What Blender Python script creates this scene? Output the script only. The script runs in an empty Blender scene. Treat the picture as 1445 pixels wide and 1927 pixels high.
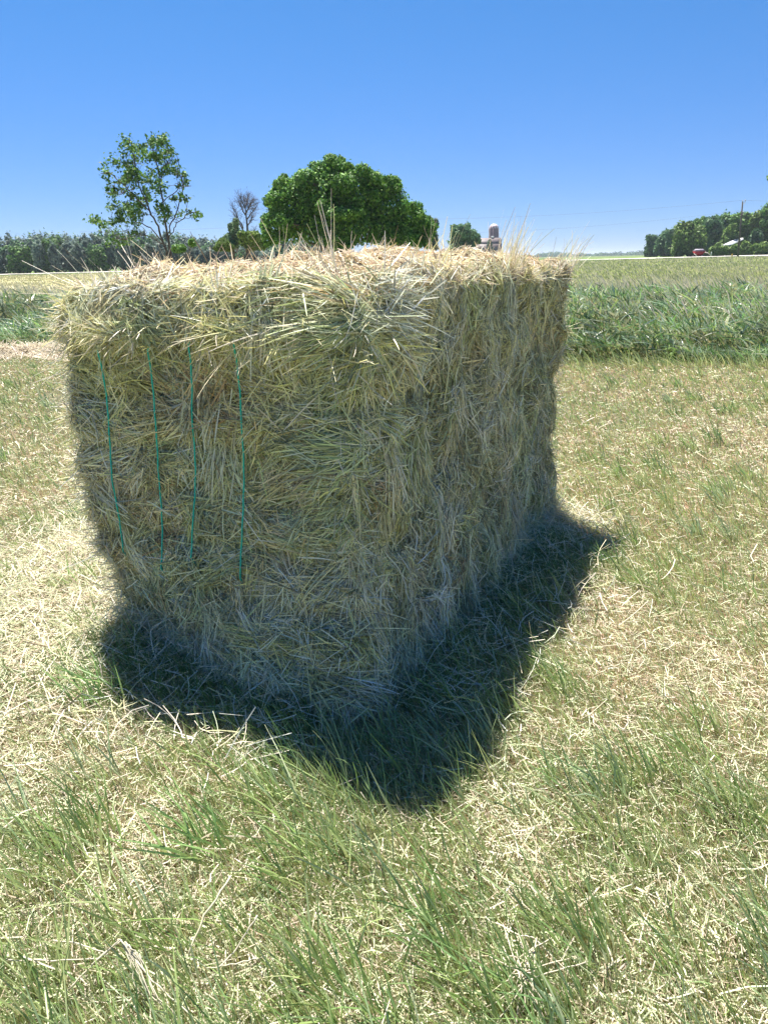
import bpy, math, random
import numpy as np

# ------------------------------------------------------------------ camera, sky, sun, exposure
scene = bpy.context.scene
COL = scene.collection
F_PX, PW, PH = 1392.0, 1445.0, 1927.0
PITCH, ROLL, CAM_H = math.radians(18.8), math.radians(1.0), 1.3
fwd = np.array([0, math.cos(PITCH), -math.sin(PITCH)])
_r0 = np.array([1.0, 0, 0]); _u0 = np.cross(_r0, fwd)
cright = _r0 * math.cos(ROLL) - _u0 * math.sin(ROLL)
cup = np.cross(cright, fwd)
cam_d = bpy.data.cameras.new('camera'); cam = bpy.data.objects.new('camera', cam_d); COL.objects.link(cam)
from mathutils import Matrix, Vector
M = Matrix.Identity(4)
for i in range(3):
    M[i][0] = cright[i]; M[i][1] = cup[i]; M[i][2] = -fwd[i]
M[2][3] = CAM_H
cam.matrix_world = M
cam_d.sensor_fit = 'VERTICAL'; cam_d.sensor_height = 24.0; cam_d.lens = 24.0 * F_PX / PH
cam_d.clip_start = 0.05; cam_d.clip_end = 20000
scene.camera = cam

SUN_H = (-0.39, 0.921)          # horizontal direction towards the sun
SUN_EL = math.radians(67)
SKY_LOW = (0.40, 0.53, 0.82, 1); SKY_HIGH = (0.33, 0.69, 0.92, 1)   # clear dry blue: tint of the sky near the horizon and above
w = bpy.data.worlds.new('World'); scene.world = w; w.use_nodes = True
nt = w.node_tree; nt.nodes.clear()
sky = nt.nodes.new('ShaderNodeTexSky'); sky.sky_type = 'NISHITA'; sky.sun_disc = False
sky.sun_elevation = SUN_EL; sky.sun_rotation = math.atan2(SUN_H[0], SUN_H[1])
sky.altitude = 1200; sky.air_density = 1.0; sky.dust_density = 0.0; sky.ozone_density = 6.0
bg = nt.nodes.new('ShaderNodeBackground'); bg.inputs['Strength'].default_value = 0.0545
wo = nt.nodes.new('ShaderNodeOutputWorld')
tcw = nt.nodes.new('ShaderNodeTexCoord'); sep = nt.nodes.new('ShaderNodeSeparateXYZ'); mrw = nt.nodes.new('ShaderNodeMapRange')
nt.links.new(tcw.outputs['Generated'], sep.inputs[0]); nt.links.new(sep.outputs[2], mrw.inputs[0])
mrw.inputs[1].default_value = 0.0; mrw.inputs[2].default_value = 0.33; mrw.interpolation_type = 'SMOOTHSTEP'
mxw = nt.nodes.new('ShaderNodeMix'); mxw.data_type = 'RGBA'; mxw.inputs[6].default_value = SKY_LOW; mxw.inputs[7].default_value = SKY_HIGH
nt.links.new(mrw.outputs[0], mxw.inputs[0])
mlw = nt.nodes.new('ShaderNodeMix'); mlw.data_type = 'RGBA'; mlw.blend_type = 'MULTIPLY'; mlw.inputs[0].default_value = 1.0
nt.links.new(sky.outputs[0], mlw.inputs[6]); nt.links.new(mxw.outputs[2], mlw.inputs[7])
nt.links.new(mlw.outputs[2], bg.inputs[0]); nt.links.new(bg.outputs[0], wo.inputs[0])
sd = bpy.data.lights.new('sun', 'SUN'); sd.energy = 4.8; sd.angle = math.radians(0.5); sd.color = (1.0, 0.955, 0.88)
so = bpy.data.objects.new('sun', sd); COL.objects.link(so)
sdir = Vector((SUN_H[0] * math.cos(SUN_EL), SUN_H[1] * math.cos(SUN_EL), math.sin(SUN_EL)))
so.rotation_euler = sdir.to_track_quat('Z', 'Y').to_euler()
scene.view_settings.view_transform = 'Standard'; scene.view_settings.look = 'None'
scene.view_settings.exposure = 1.5; scene.view_settings.gamma = 1.0
scene.render.engine = 'CYCLES'
scene.cycles.max_bounces = 10; scene.cycles.diffuse_bounces = 8; scene.cycles.transmission_bounces = 6
scene.cycles.use_denoising = True; scene.cycles.denoiser = 'OPENIMAGEDENOISE'; scene.cycles.denoising_prefilter = 'NONE'
scene.cycles.caustics_reflective = False; scene.cycles.caustics_refractive = False

rng = np.random.default_rng(11)

# ------------------------------------------------------------------ maths helpers
def at(u, v, Y):
    """world point seen at photo pixel (u, v), on the plane y = Y"""
    d = fwd + cright * (u - 722.5) / F_PX - cup * (v - 963.5) / F_PX
    return np.array([0, 0, CAM_H]) + d * (Y / d[1])

def _h(ix, iy, iz, s):
    n = (ix * 374761393 + iy * 668265263 + iz * 2147483647 + s * 974634777) & 0xffffffff
    n = ((n ^ (n >> 13)) * 1274126177) & 0xffffffff
    n = ((n ^ (n >> 16)) * 2246822519) & 0xffffffff
    return ((n ^ (n >> 15)) & 0xffffff) / float(0xffffff)

def vnoise(p, s=0):
    p = np.asarray(p, float)
    i = np.floor(p).astype(np.int64); f = p - i; u = f * f * (3 - 2 * f)
    x, y, z = i[..., 0], i[..., 1], i[..., 2]
    ux, uy, uz = u[..., 0], u[..., 1], u[..., 2]
    def L(a, b, t): return a + (b - a) * t
    r = L(L(L(_h(x, y, z, s), _h(x+1, y, z, s), ux), L(_h(x, y+1, z, s), _h(x+1, y+1, z, s), ux), uy),
          L(L(_h(x, y, z+1, s), _h(x+1, y, z+1, s), ux), L(_h(x, y+1, z+1, s), _h(x+1, y+1, z+1, s), ux), uy), uz)
    return r * 2 - 1

def fbm(p, o=3, s=0):
    p = np.asarray(p, float); a = 1.0; t = 0; r = 0
    for k in range(o):
        r = r + a * vnoise(p * 2 ** k + 17.3 * k, s + k); t += a; a *= 0.5
    return r / t

def norm(v): return v / np.maximum(np.linalg.norm(v, axis=-1, keepdims=True), 1e-9)
def sstep(a, b, x): t = np.clip((x - a) / (b - a), 0, 1); return t * t * (3 - 2 * t)
def xy3(x, y, k=1.0): return np.stack([x * k, y * k, np.zeros_like(x)], -1)

# ------------------------------------------------------------------ mesh helpers
def new_obj(name, me, mats, parent=None):
    for m in (mats if isinstance(mats, (list, tuple)) else [mats]): me.materials.append(m)
    o = bpy.data.objects.new(name, me); COL.objects.link(o)
    if parent is not None: o.parent = parent
    return o

def tag(o, label=None, cat=None, group=None, kind=None):
    if label: o['label'] = label
    if cat: o['category'] = cat
    if group: o['group'] = group
    if kind: o['kind'] = kind
    return o

def empty(name, loc=(0, 0, 0), rz=0.0):
    o = bpy.data.objects.new(name, None); COL.objects.link(o); o.location = loc; o.rotation_euler[2] = rz; return o

class Geo:
    """collects vertices, faces and a base colour per vertex; builds ONE mesh"""
    def __init__(s): s.V = []; s.F4 = []; s.F3 = []; s.C = []; s.n = 0
    def add(s, V, F4=None, F3=None, col=(0.5, 0.5, 0.5)):
        V = np.asarray(V, np.float32).reshape(-1, 3)
        c = np.asarray(col, np.float32)
        if c.ndim == 1: c = np.broadcast_to(c, (len(V), 3))
        s.V.append(V); s.C.append(c.reshape(-1, 3))
        if F4 is not None and len(F4): s.F4.append(np.asarray(F4, np.int64).reshape(-1, 4) + s.n)
        if F3 is not None and len(F3): s.F3.append(np.asarray(F3, np.int64).reshape(-1, 3) + s.n)
        s.n += len(V)
    def ribbons(s, C, W, side, col):
        """C (N,K,3) centre lines, W (N,K) widths, side (N,K|1,3), col (N,3) or (N,K,3)"""
        N, K, _ = C.shape
        S = np.broadcast_to(side, C.shape) * (W[..., None] * 0.5)
        V = np.stack([C - S, C + S], 2).reshape(-1, 3)
        if col.ndim == 2: col = np.broadcast_to(col[:, None], (N, K, 3))
        c = np.repeat(col[:, :, None], 2, 2).reshape(-1, 3)
        b = (np.arange(N) * K * 2)[:, None] + (np.arange(K - 1) * 2)[None]
        F = np.stack([b, b + 1, b + 3, b + 2], -1).reshape(-1, 4)
        s.add(V, F, col=np.clip(c, 0, 1))
    def leaves(s, P, n, size, col, asp=0.6):
        """rhombic leaf blades at P with normals n"""
        N = len(P); t = norm(np.cross(n, rng.normal(size=(N, 3)))); b = np.cross(n, t)
        size = np.asarray(size).reshape(-1, 1) * np.ones((N, 1))
        V = np.stack([P - t * size, P - b * size * asp, P + t * size, P + b * size * asp + n * size * .25], 1)
        F = np.arange(N * 4).reshape(N, 4)
        s.add(V.reshape(-1, 3), F, col=np.clip(np.repeat(col, 4, 0), 0, 1))
    def tube(s, pts, rad, col, k=6):
        pts = np.asarray(pts, float); n = len(pts); rad = np.ones(n) * rad
        T = norm(np.gradient(pts, axis=0)); a = norm(np.cross(T, np.array([0.13, 0.21, 0.97]) + T[0] * .01 + np.array([.01, 0, 0])))
        bad = np.abs(T[:, 2]) > 0.93
        a[bad] = norm(np.cross(T[bad], np.array([1.0, 0.1, 0])))
        for i in range(1, n):
            x = a[i - 1] - T[i] * (a[i - 1] @ T[i]); a[i] = x / max(np.linalg.norm(x), 1e-9)
        b = np.cross(T, a); th = np.arange(k) * 2 * np.pi / k
        V = pts[:, None] + rad[:, None, None] * (a[:, None] * np.cos(th)[None, :, None] + b[:, None] * np.sin(th)[None, :, None])
        F = [[i * k + j, i * k + (j + 1) % k, (i + 1) * k + (j + 1) % k, (i + 1) * k + j] for i in range(n - 1) for j in range(k)]
        c0, c1 = n * k, n * k + 1
        V = np.concatenate([V.reshape(-1, 3), pts[:1], pts[-1:]])
        F3 = [[c0, (j + 1) % k, j] for j in range(k)] + [[c1, (n - 1) * k + j, (n - 1) * k + (j + 1) % k] for j in range(k)]
        s.add(V, F, F3, col)
    def box(s, lo, hi, col):
        lo = np.array(lo, float); hi = np.array(hi, float)
        V = np.array([[x, y, z] for x in (lo[0], hi[0]) for y in (lo[1], hi[1]) for z in (lo[2], hi[2])])
        s.add(V, [[0, 1, 3, 2], [4, 6, 7, 5], [0, 4, 5, 1], [2, 3, 7, 6], [0, 2, 6, 4], [1, 5, 7, 3]], col=col)
    def prism(s, poly, dvec, col):
        """poly (n,3) extruded along dvec, capped"""
        P = np.asarray(poly, float); n = len(P); V = np.concatenate([P, P + np.asarray(dvec, float)])
        F4 = [[i, (i + 1) % n, n + (i + 1) % n, n + i] for i in range(n)]
        F3 = [[0, i + 1, i] for i in range(1, n - 1)] + [[n, n + i, n + i + 1] for i in range(1, n - 1)]
        s.add(V, F4, F3, col)
    def build(s, name, mat, parent=None, smooth=False):
        V = np.concatenate(s.V); C = np.concatenate(s.C)
        F4 = np.concatenate(s.F4) if s.F4 else np.zeros((0, 4), np.int64)
        F3 = np.concatenate(s.F3) if s.F3 else np.zeros((0, 3), np.int64)
        me = bpy.data.meshes.new(name)
        me.vertices.add(len(V)); me.vertices.foreach_set('co', V.ravel())
        nl = len(F4) * 4 + len(F3) * 3; me.loops.add(nl)
        me.loops.foreach_set('vertex_index', np.concatenate([F4.ravel(), F3.ravel()]).astype(np.int32))
        me.polygons.add(len(F4) + len(F3))
        ls = np.concatenate([np.arange(len(F4)) * 4, len(F4) * 4 + np.arange(len(F3)) * 3]).astype(np.int32)
        me.polygons.foreach_set('loop_start', ls)
        if smooth: me.polygons.foreach_set('use_smooth', np.ones(len(ls), bool))
        a = me.color_attributes.new('col', 'FLOAT_COLOR', 'POINT')
        a.data.foreach_set('color', np.concatenate([C, np.ones((len(C), 1), np.float32)], 1).astype(np.float32).ravel())
        me.update(calc_edges=True)
        return new_obj(name, me, mat, parent)

# ------------------------------------------------------------------ materials
def mat_attr(name, rough=0.5, trans=0.0, spec=0.4, noise=None, bump=None):
    m = bpy.data.materials.new(name); m.use_nodes = True; t = m.node_tree; n = t.nodes; n.clear()
    out = n.new('ShaderNodeOutputMaterial'); p = n.new('ShaderNodeBsdfPrincipled')
    a = n.new('ShaderNodeAttribute'); a.attribute_name = 'col'
    p.inputs['Roughness'].default_value = rough; p.inputs['Specular IOR Level'].default_value = spec
    c = a.outputs['Color']
    if noise:
        tc = n.new('ShaderNodeTexCoord'); nz = n.new('ShaderNodeTexNoise'); nz.inputs['Scale'].default_value = noise[0]
        nz.inputs['Detail'].default_value = 6; t.links.new(tc.outputs['Object'], nz.inputs['Vector'])
        mr = n.new('ShaderNodeMapRange'); mr.inputs[1].default_value = 0.3; mr.inputs[2].default_value = 0.7
        mr.inputs[3].default_value = 1 - noise[1]; mr.inputs[4].default_value = 1 + noise[1]
        t.links.new(nz.outputs[0], mr.inputs[0])
        vm = n.new('ShaderNodeVectorMath'); vm.operation = 'SCALE'
        t.links.new(c, vm.inputs[0]); t.links.new(mr.outputs[0], vm.inputs[3]); c = vm.outputs[0]
        if bump:
            b = n.new('ShaderNodeBump'); b.inputs['Strength'].default_value = bump; b.inputs['Distance'].default_value = 0.02
            t.links.new(nz.outputs[0], b.inputs['Height']); t.links.new(b.outputs[0], p.inputs['Normal'])
    t.links.new(c, p.inputs['Base Color']); s = p.outputs[0]
    if trans:
        tr = n.new('ShaderNodeBsdfTranslucent'); t.links.new(c, tr.inputs['Color'])
        mx = n.new('ShaderNodeMixShader'); mx.inputs[0].default_value = trans
        t.links.new(s, mx.inputs[1]); t.links.new(tr.outputs[0], mx.inputs[2]); s = mx.outputs[0]
    t.links.new(s, out.inputs['Surface']); return m

M_STRAW = mat_attr('straw', 0.5, 0.25, 0.4)
M_GRASS = mat_attr('grass_blade', 0.38, 0.33, 0.6)
M_LEAF = mat_attr('leaf', 0.6, 0.28, 0.25)
M_BARK = mat_attr('bark', 0.9, 0, 0.1, (9, 0.3), 0.5)
M_PAINT = mat_attr('weathered_paint', 0.6, 0, 0.3, (1.5, 0.15))
M_TWINE = mat_attr('plastic_twine', 0.45, 0.1, 0.4)
M_METAL = mat_attr('dull_metal', 0.4, 0, 0.5, (3, 0.15))

def mat_ground():
    m = bpy.data.materials.new('field_soil'); m.use_nodes = True; t = m.node_tree; n = t.nodes
    p = n['Principled BSDF']; p.inputs['Roughness'].default_value = 0.95; p.inputs['Specular IOR Level'].default_value = 0.1
    a = n.new('ShaderNodeAttribute'); a.attribute_name = 'col'
    g = n.new('ShaderNodeNewGeometry')
    def nz(scale, det=8, vec=None):
        k = n.new('ShaderNodeTexNoise'); k.inputs['Scale'].default_value = scale; k.inputs['Detail'].default_value = det
        k.inputs['Roughness'].default_value = 0.7
        t.links.new(vec or g.outputs['Position'], k.inputs['Vector']); return k.outputs[0]
    mp = n.new('ShaderNodeMapping'); mp.inputs['Scale'].default_value = (0.25, 1.0, 1.0)
    t.links.new(g.outputs['Position'], mp.inputs[0])
    fac = None
    for sc, amp, v in ((60, 0.5, None), (7, 0.3, None), (0.35, 0.25, mp.outputs[0]), (0.05, 0.2, mp.outputs[0])):
        mr = n.new('ShaderNodeMapRange'); mr.inputs[1].default_value = 0.3; mr.inputs[2].default_value = 0.7
        mr.inputs[3].default_value = 1 - amp; mr.inputs[4].default_value = 1 + amp
        t.links.new(nz(sc, 8, v), mr.inputs[0])
        if fac is None: fac = mr.outputs[0]
        else:
            mm = n.new('ShaderNodeMath'); mm.operation = 'MULTIPLY'
            t.links.new(fac, mm.inputs[0]); t.links.new(mr.outputs[0], mm.inputs[1]); fac = mm.outputs[0]
    vm = n.new('ShaderNodeVectorMath'); vm.operation = 'SCALE'
    t.links.new(a.outputs['Color'], vm.inputs[0]); t.links.new(fac, vm.inputs[3]); t.links.new(vm.outputs[0], p.inputs['Base Color'])
    b = n.new('ShaderNodeBump'); b.inputs['Strength'].default_value = 0.7; b.inputs['Distance'].default_value = 0.02
    t.links.new(nz(45), b.inputs['Height']); t.links.new(b.outputs[0], p.inputs['Normal'])
    return m
M_GROUND = mat_ground()
M_ROAD = mat_attr('pale_gravel', 0.9, 0, 0.2, (2.0, 0.12))

# ------------------------------------------------------------------ terrain
ROAD_Y, ROAD_W = 150.0, 7.0
def terrain(x, y):
    x = np.asarray(x, float); y = np.asarray(y, float)
    s = sstep(18, 145, y)
    g = np.clip(0.55 + 0.0072 * (x - 35), -0.35, 1.6)
    z = s * g
    z = z + 0.018 * fbm(xy3(x, y, 0.9), 3, 3) * sstep(0.0, 1.0, np.hypot(x, y)) * (1 + 0.05 * np.minimum(y, 60).clip(0))
    d = np.abs(y - ROAD_Y)
    z = z - 0.35 * np.exp(-((d - 8) / 2.6) ** 2)              # ditches
    z = z + 0.12 * sstep(6.5, 3.5, d)                           # road bank
    return z

def band_edge(x): return 10.2 - 0.245 * x + 0.9 * fbm(xy3(np.asarray(x, float), np.asarray(x, float) * 0 + 3.1, 0.6), 2, 8)

def ground_col(x, y):
    be = band_edge(x)
    c = np.zeros(x.shape + (3,))
    soil = np.array([0.28, 0.19, 0.13]); tall = np.array([0.07, 0.085, 0.03])
    fieldr = np.array([0.20, 0.24, 0.07]); fieldl = np.array([0.30, 0.29, 0.13]); far = np.array([0.12, 0.155, 0.07])
    c[:] = soil
    k = np.maximum(sstep(.8, 1.6, np.abs(x) - .56 * np.maximum(y, 0)), sstep(.9, .3, y))[..., None]; c = c * (1 - k) + np.array([.27, .25, .13]) * k
    k = sstep(-.2, .6, y - be)[..., None]; c = c * (1 - k) + tall * k
    k = sstep(14, 20, y - be)[..., None]
    side = sstep(-12, 12, x)[..., None]; fl = fieldl * (1 - side) + fieldr * side
    st = (0.5 + 0.5 * np.sin(y * 0.42 + 2.5 * fbm(xy3(x, y, 0.03), 2, 9)))[..., None] * (1 - side) * 0.5
    fl = fl * (1 - st) + np.array([0.5, 0.45, 0.3]) * st
    c = c * (1 - k) + fl * k
    k = sstep(126, 134, y)[..., None]; c = c * (1 - k) + np.array([0.13, 0.19, 0.05]) * k
    k = sstep(180, 400, y)[..., None]; c = c * (1 - k) + far * k
    return c

def make_ground():
    rs = np.concatenate([np.linspace(0, 14, 113), np.geomspace(14.3, 400, 190), np.geomspace(430, 9000, 26)])
    th = np.radians(np.linspace(-180, 180, 361))
    Rr, T = np.meshgrid(rs[1:], th[:-1], indexing='ij')
    X = Rr * np.sin(T); Y = Rr * np.cos(T)
    nr, nth = X.shape
    V = np.concatenate([np.stack([X, Y, terrain(X, Y)], -1).reshape(-1, 3), [[0, 0, float(terrain(0, 0))]]])
    C = ground_col(V[:, 0], V[:, 1])
    i, j = np.meshgrid(np.arange(nr - 1), np.arange(nth), indexing='ij'); jn = (j + 1) % nth
    F = np.stack([i * nth + j, i * nth + jn, (i + 1) * nth + jn, (i + 1) * nth + j], -1).reshape(-1, 4)
    F3 = np.array([[nr * nth, (q + 1) % nth, q] for q in range(nth)])
    g = Geo(); g.add(V, F, F3, C); o = g.build('ground', M_GROUND, smooth=True); tag(o, kind='structure')
make_ground()

def strip(name, xs, ylo, yhi, lift, col, mat):
    xs = np.asarray(xs, float); n = len(xs); K = 5
    V = []
    for k in range(K):
        y = ylo + (yhi - ylo) * k / (K - 1); V.append(np.stack([xs, np.full(n, y) if np.isscalar(y) else y, terrain(xs, np.full(n, y) if np.isscalar(y) else y) + lift + (0.06 if 0 < k < K - 1 else 0)], -1))
    V = np.concatenate(V); F = [[k * n + i, k * n + i + 1, (k + 1) * n + i + 1, (k + 1) * n + i] for k in range(K - 1) for i in range(n - 1)]
    g = Geo(); g.add(V, F, col=col); o = g.build(name, mat, smooth=True); tag(o, kind='structure'); return o
strip('road', np.linspace(-500, 500, 400), ROAD_Y - ROAD_W / 2, ROAD_Y + ROAD_W / 2, 0.03, (0.50, 0.47, 0.42), M_ROAD)
# gravel drive joining the road on the right
def drive():
    ys = np.linspace(112, 146.3, 26); K = 5; V = []
    for i, y in enumerate(ys):
        wdt = 3.5 + 2.6 * sstep(138, 146, y); cx = 76.0 + 0.05 * (y - 146)
        for k in range(K):
            x = cx + (k / (K - 1) * 2 - 1) * wdt; V.append([x, y, float(terrain(x, y)) + 0.32 * sstep(125, 140, y) * 0 + 0.05])
    F = [[i * K + k, i * K + k + 1, (i + 1) * K + k + 1, (i + 1) * K + k] for i in range(len(ys) - 1) for k in range(K - 1)]
    g = Geo(); g.add(V, F, col=(0.50, 0.42, 0.36)); tag(g.build('gravel_drive', M_ROAD, smooth=True), kind='structure')
drive()

# ------------------------------------------------------------------ hay bale
ANG = math.radians(-28.9)
B = np.array([-0.085, 1.965]); ex = np.array([math.cos(ANG), math.sin(ANG)]); ey = np.array([-ex[1], ex[0]])
BW, BL, BH = 1.03, 2.03, 1.245
O2 = B - ex * BW / 2                          # middle of the near end, on the ground
bale = empty('hay_bale', (O2[0], O2[1], 0.0), ANG)
tag(bale, 'large rectangular hay bale with green twine standing on the mown grass', 'hay bale')
LO = np.array([-BW / 2, 0.0, -0.02]); HI = np.array([BW / 2, BL, BH]); RC = 0.07

def disp(c, n):
    """how far the hay bulges out at skeleton point c with outward normal n"""
    end = np.clip(-n[..., 1], 0, 1); sid = np.clip(np.abs(n[..., 0]), 0, 1); top = np.clip(n[..., 2], 0, 1)
    d = 0.035 * fbm(c * 2.6, 2, 21) + 0.026 * fbm(c * 8.0, 2, 25) + 0.012 * fbm(c * 22.0, 1, 27)
    x, y, z = c[..., 0], c[..., 1], c[..., 2]
    ph = z / 0.158 + 0.42 * fbm(c * np.array([2.2, 2.2, 0.7]), 2, 31) + 0.1
    sc = np.abs(np.sin(np.pi * ph)) ** 0.6
    edge = np.maximum(end, np.where(n[..., 0] < 0, sid, 0))
    d = d + (sc - 0.7) * (0.030 * edge + 0.016 * np.where(n[..., 0] > 0, sid, 0)) * (1 - top)
    pv = y / 0.26 + 0.5 * fbm(c * np.array([1, 1, 2.0]), 2, 35)
    d = d + (np.abs(np.sin(np.pi * pv)) ** 0.7 - 0.7) * 0.022 * (1 + fbm(c * 2.3, 2, 37)) * np.where(n[..., 0] > 0, sid, 0) + 0.04 * fbm(c * 4.2, 2, 38) * np.where(n[..., 0] > 0, sid, 0)
    flap = sstep(1.03, 1.09, z + 0.05 * fbm(c * 6, 2, 41))      # thick overhanging top layer on the end
    d = d + 0.05 * flap * end * (1 - 0.3 * top)
    d = d + 0.03 * flap * np.where(n[..., 0] < 0, sid, 0)
    hz = 1 - n[..., 2] ** 2
    rim = np.minimum(x - LO[0], y - LO[1])
    d = d - 0.035 * sstep(.16, .0, rim) * top - 0.025 * sstep(1.1, 1.19, z) * (1 - top) * np.maximum(end, np.where(n[..., 0] < 0, sid, 0))
    lf = np.where(n[..., 0] < 0, sid, 0)
    d = d + 0.055 * lf * sstep(.18, .4, z) * sstep(1.15, .9, z) - 0.025 * lf * sstep(.22, .02, z)
    near = sstep(0.05, 0.42, x)                                    # loose bunches by the near corner
    d = d + near * end * 0.05 * fbm(c * np.array([3, 3, 7.0]), 2, 45)
    d = d - 0.035 * sstep(0.12, 0.0, z) * end * sstep(0.1, -0.35, x) + 0.13 * sstep(0.5, 0, z) * end * sstep(-.4, .15, x) + 0.08 * sstep(0.45, 0, z) * np.where(n[..., 0] > 0, sid, 0) * sstep(2.0, 1.2, y)
    d = d + top * (0.03 * fbm(c * 5, 2, 51) + 0.045 * (1 - (x / .45) ** 2).clip(0, 1) + 0.03 * sstep(0, .5, y) - .03 + .035 * sstep(.1, .5, x) * sstep(.1, .8, y))
    d = d + top * 0.04 * np.exp(-((x - 0.35) / .2) ** 2 - ((y - 0.16) / .25) ** 2)
    return d

def project(q, off=0.0):
    c = np.clip(q, LO + RC, HI - RC); v = q - c
    bad = np.linalg.norm(v, axis=-1) < 1e-6
    v = np.where(bad[..., None], np.array([0, 0, 1.0]), v)
    n = norm(v); c2 = c
    return c2 + n * (RC + disp(c2, n) + off)[..., None], n

def face_pts(face, n):
    """random points on a face plane + tangent axes (a: horizontal, b: vertical)"""
    a = rng.random(n); b = rng.random(n); k = np.ones(n)
    if face == 'end': q = np.stack([LO[0] + a * BW, 0 * k, LO[2] + b * (BH + .02)], -1); A, Bv, N = [1, 0, 0], [0, 0, 1], [0, -1, 0]
    if face == 'back': q = np.stack([LO[0] + a * BW, BL * k, LO[2] + b * (BH + .02)], -1); A, Bv, N = [1, 0, 0], [0, 0, 1], [0, 1, 0]
    if face == 'side': q = np.stack([HI[0] * k, a * BL, LO[2] + b * (BH + .02)], -1); A, Bv, N = [0, 1, 0], [0, 0, 1], [1, 0, 0]
    if face == 'left': q = np.stack([LO[0] * k, a * BL, LO[2] + b * (BH + .02)], -1); A, Bv, N = [0, 1, 0], [0, 0, 1], [-1, 0, 0]
    if face == 'top': q = np.stack([LO[0] + a * BW, b * BL, BH * k], -1); A, Bv, N = [1, 0, 0], [0, 1, 0], [0, 0, 1]
    return q, np.array(A, float), np.array(Bv, float), np.array(N, float)

PAL = np.array([[0.73, 0.68, 0.43], [0.63, 0.65, 0.35], [0.55, 0.63, 0.43], [0.54, 0.47, 0.30], [0.40, 0.49, 0.23],
                [0.81, 0.76, 0.60], [0.66, 0.66, 0.26], [0.57, 0.37, 0.20], [0.62, 0.66, 0.57]]) * 1.04 * np.array([1.02, .965, 1.0])
def wad_colours(wc, p, face):
    n = len(wc)
    w = np.tile(np.array(p, float), (n, 1))
    t1 = fbm(wc * 2.2, 2, 61); t2 = fbm(wc * 3.1, 2, 67)
    w[:, 3] *= .6 * np.clip(1 + 2.4 * t1, .1, 4); w[:, 7] *= np.clip(1 + 3 * t1, 0, 5)
    w[:, 2] *= np.clip(1 + 2 * t2, .1, 4); w[:, 4] *= np.clip(1 + 2.5 * t2, .1, 4); w[:, 6] *= np.clip(1 - 2 * t2, .1, 3)
    w /= w.sum(1, keepdims=True); cum = w.cumsum(1)
    k = (rng.random((n, 1)) > cum).sum(1).clip(0, 8)
    return PAL[k]

def straws(g, face, nw, per, lw=0.055, length=(0.05, 0.15), spread=0.45, off=(-0.035, 0.008), stiff=0.6,
           theta=None, p=(3, 2.5, 2.6, 1.4, 1.2, 1.0, 0.9, 0.15, 1.6), width=(0.0020, 0.0044), lift=0.12, mask=None, K=5, s0=.35, pts=None, coh=.72):
    q, A, Bv, N = face_pts(face, nw)
    if pts is not None: q = np.array(pts, float); nw = len(q)
    if mask is not None: q = q[mask(q)]; nw = len(q)
    th = rng.random(nw) * np.pi * 2 if theta is None else theta(q)
    sp = rng.uniform(0.5, 1.5, nw) * spread; wo_ = rng.uniform(0, 1, nw)
    wcol = wad_colours(q, p, face)
    idx = np.repeat(np.arange(nw), per); n = len(idx)
    q0 = q[idx] + (A * rng.normal(0, lw, (n, 1)) + Bv * rng.normal(0, lw * .7, (n, 1)))
    t = th[idx] + rng.normal(0, 1, n) * sp[idx]
    wild = rng.random(n) < (0.3 if s0 > 0 else .14); t = np.where(wild, rng.random(n) * 6.283, t)
    d = A * np.cos(t)[:, None] + Bv * np.sin(t)[:, None]
    L = rng.uniform(length[0], length[1], n) * rng.uniform(.7, 1.25, n)
    s = np.linspace(0, 1, K); cur = rng.normal(0, 0.22, n)
    perp = np.cross(np.broadcast_to(N, d.shape), d)
    ctr = q0[:, None] + d[:, None] * (L[:, None] * (s - s0))[..., None] + perp[:, None] * (L[:, None] * cur[:, None] * (s[None] - .5) ** 2)[..., None]
    offs = rng.uniform(off[0], off[1], n) + (wo_[idx] - .5) * 0.02
    pr, nn = project(ctr, offs[:, None] * np.ones(K))
    base = pr[:, 1:2]; li = np.abs(rng.normal(0, lift, n))
    dirn = norm(pr[:, 2:3] - pr[:, 0:1])
    line = base + dirn * (L[:, None] * (s - s[1]))[..., None] + nn[:, 1:2] * (L[:, None] * (s - s[1]).clip(0) * li[:, None])[..., None]
    st = np.clip(rng.normal(stiff, .3, n), 0, 1)[:, None, None]
    C = pr * (1 - st) + line * st
    droop = rng.uniform(0, .25, n)
    C[..., 2] -= (droop[:, None] * L[:, None] * (s ** 2)[None]) * (li[:, None] * 2).clip(0, 1)
    C[..., 2] = np.maximum(C[..., 2], 0.003)
    T = norm(np.diff(C, axis=1, append=C[:, -1:] * 2 - C[:, -2:-1]))
    sd_ = norm(np.cross(T, nn + rng.normal(0, .7, (n, 1, 3))))
    W = rng.uniform(width[0], width[1], n)[:, None] * np.array([.8] + [1] * (K - 2) + [.45])[None]
    wb = rng.uniform(.78, 1.3, nw)[idx][:, None]
    col = (wcol[idx] * coh + PAL[rng.choice(9, n, p=np.array(p) / sum(p))] * (1 - coh)) * wb
    col = col * np.where(rng.random((n, 1)) < .35, rng.uniform(.38, .8, (n, 1)), rng.uniform(.85, 1.4, (n, 1))) * np.array([1.0, 1.02, 1.02])  # random straw tones; the darker share imitates shaded gaps
    if face == 'top': col = col * np.array([.88, .78, .74])
    g.ribbons(C, W, sd_, np.minimum(col, .88))

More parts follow.
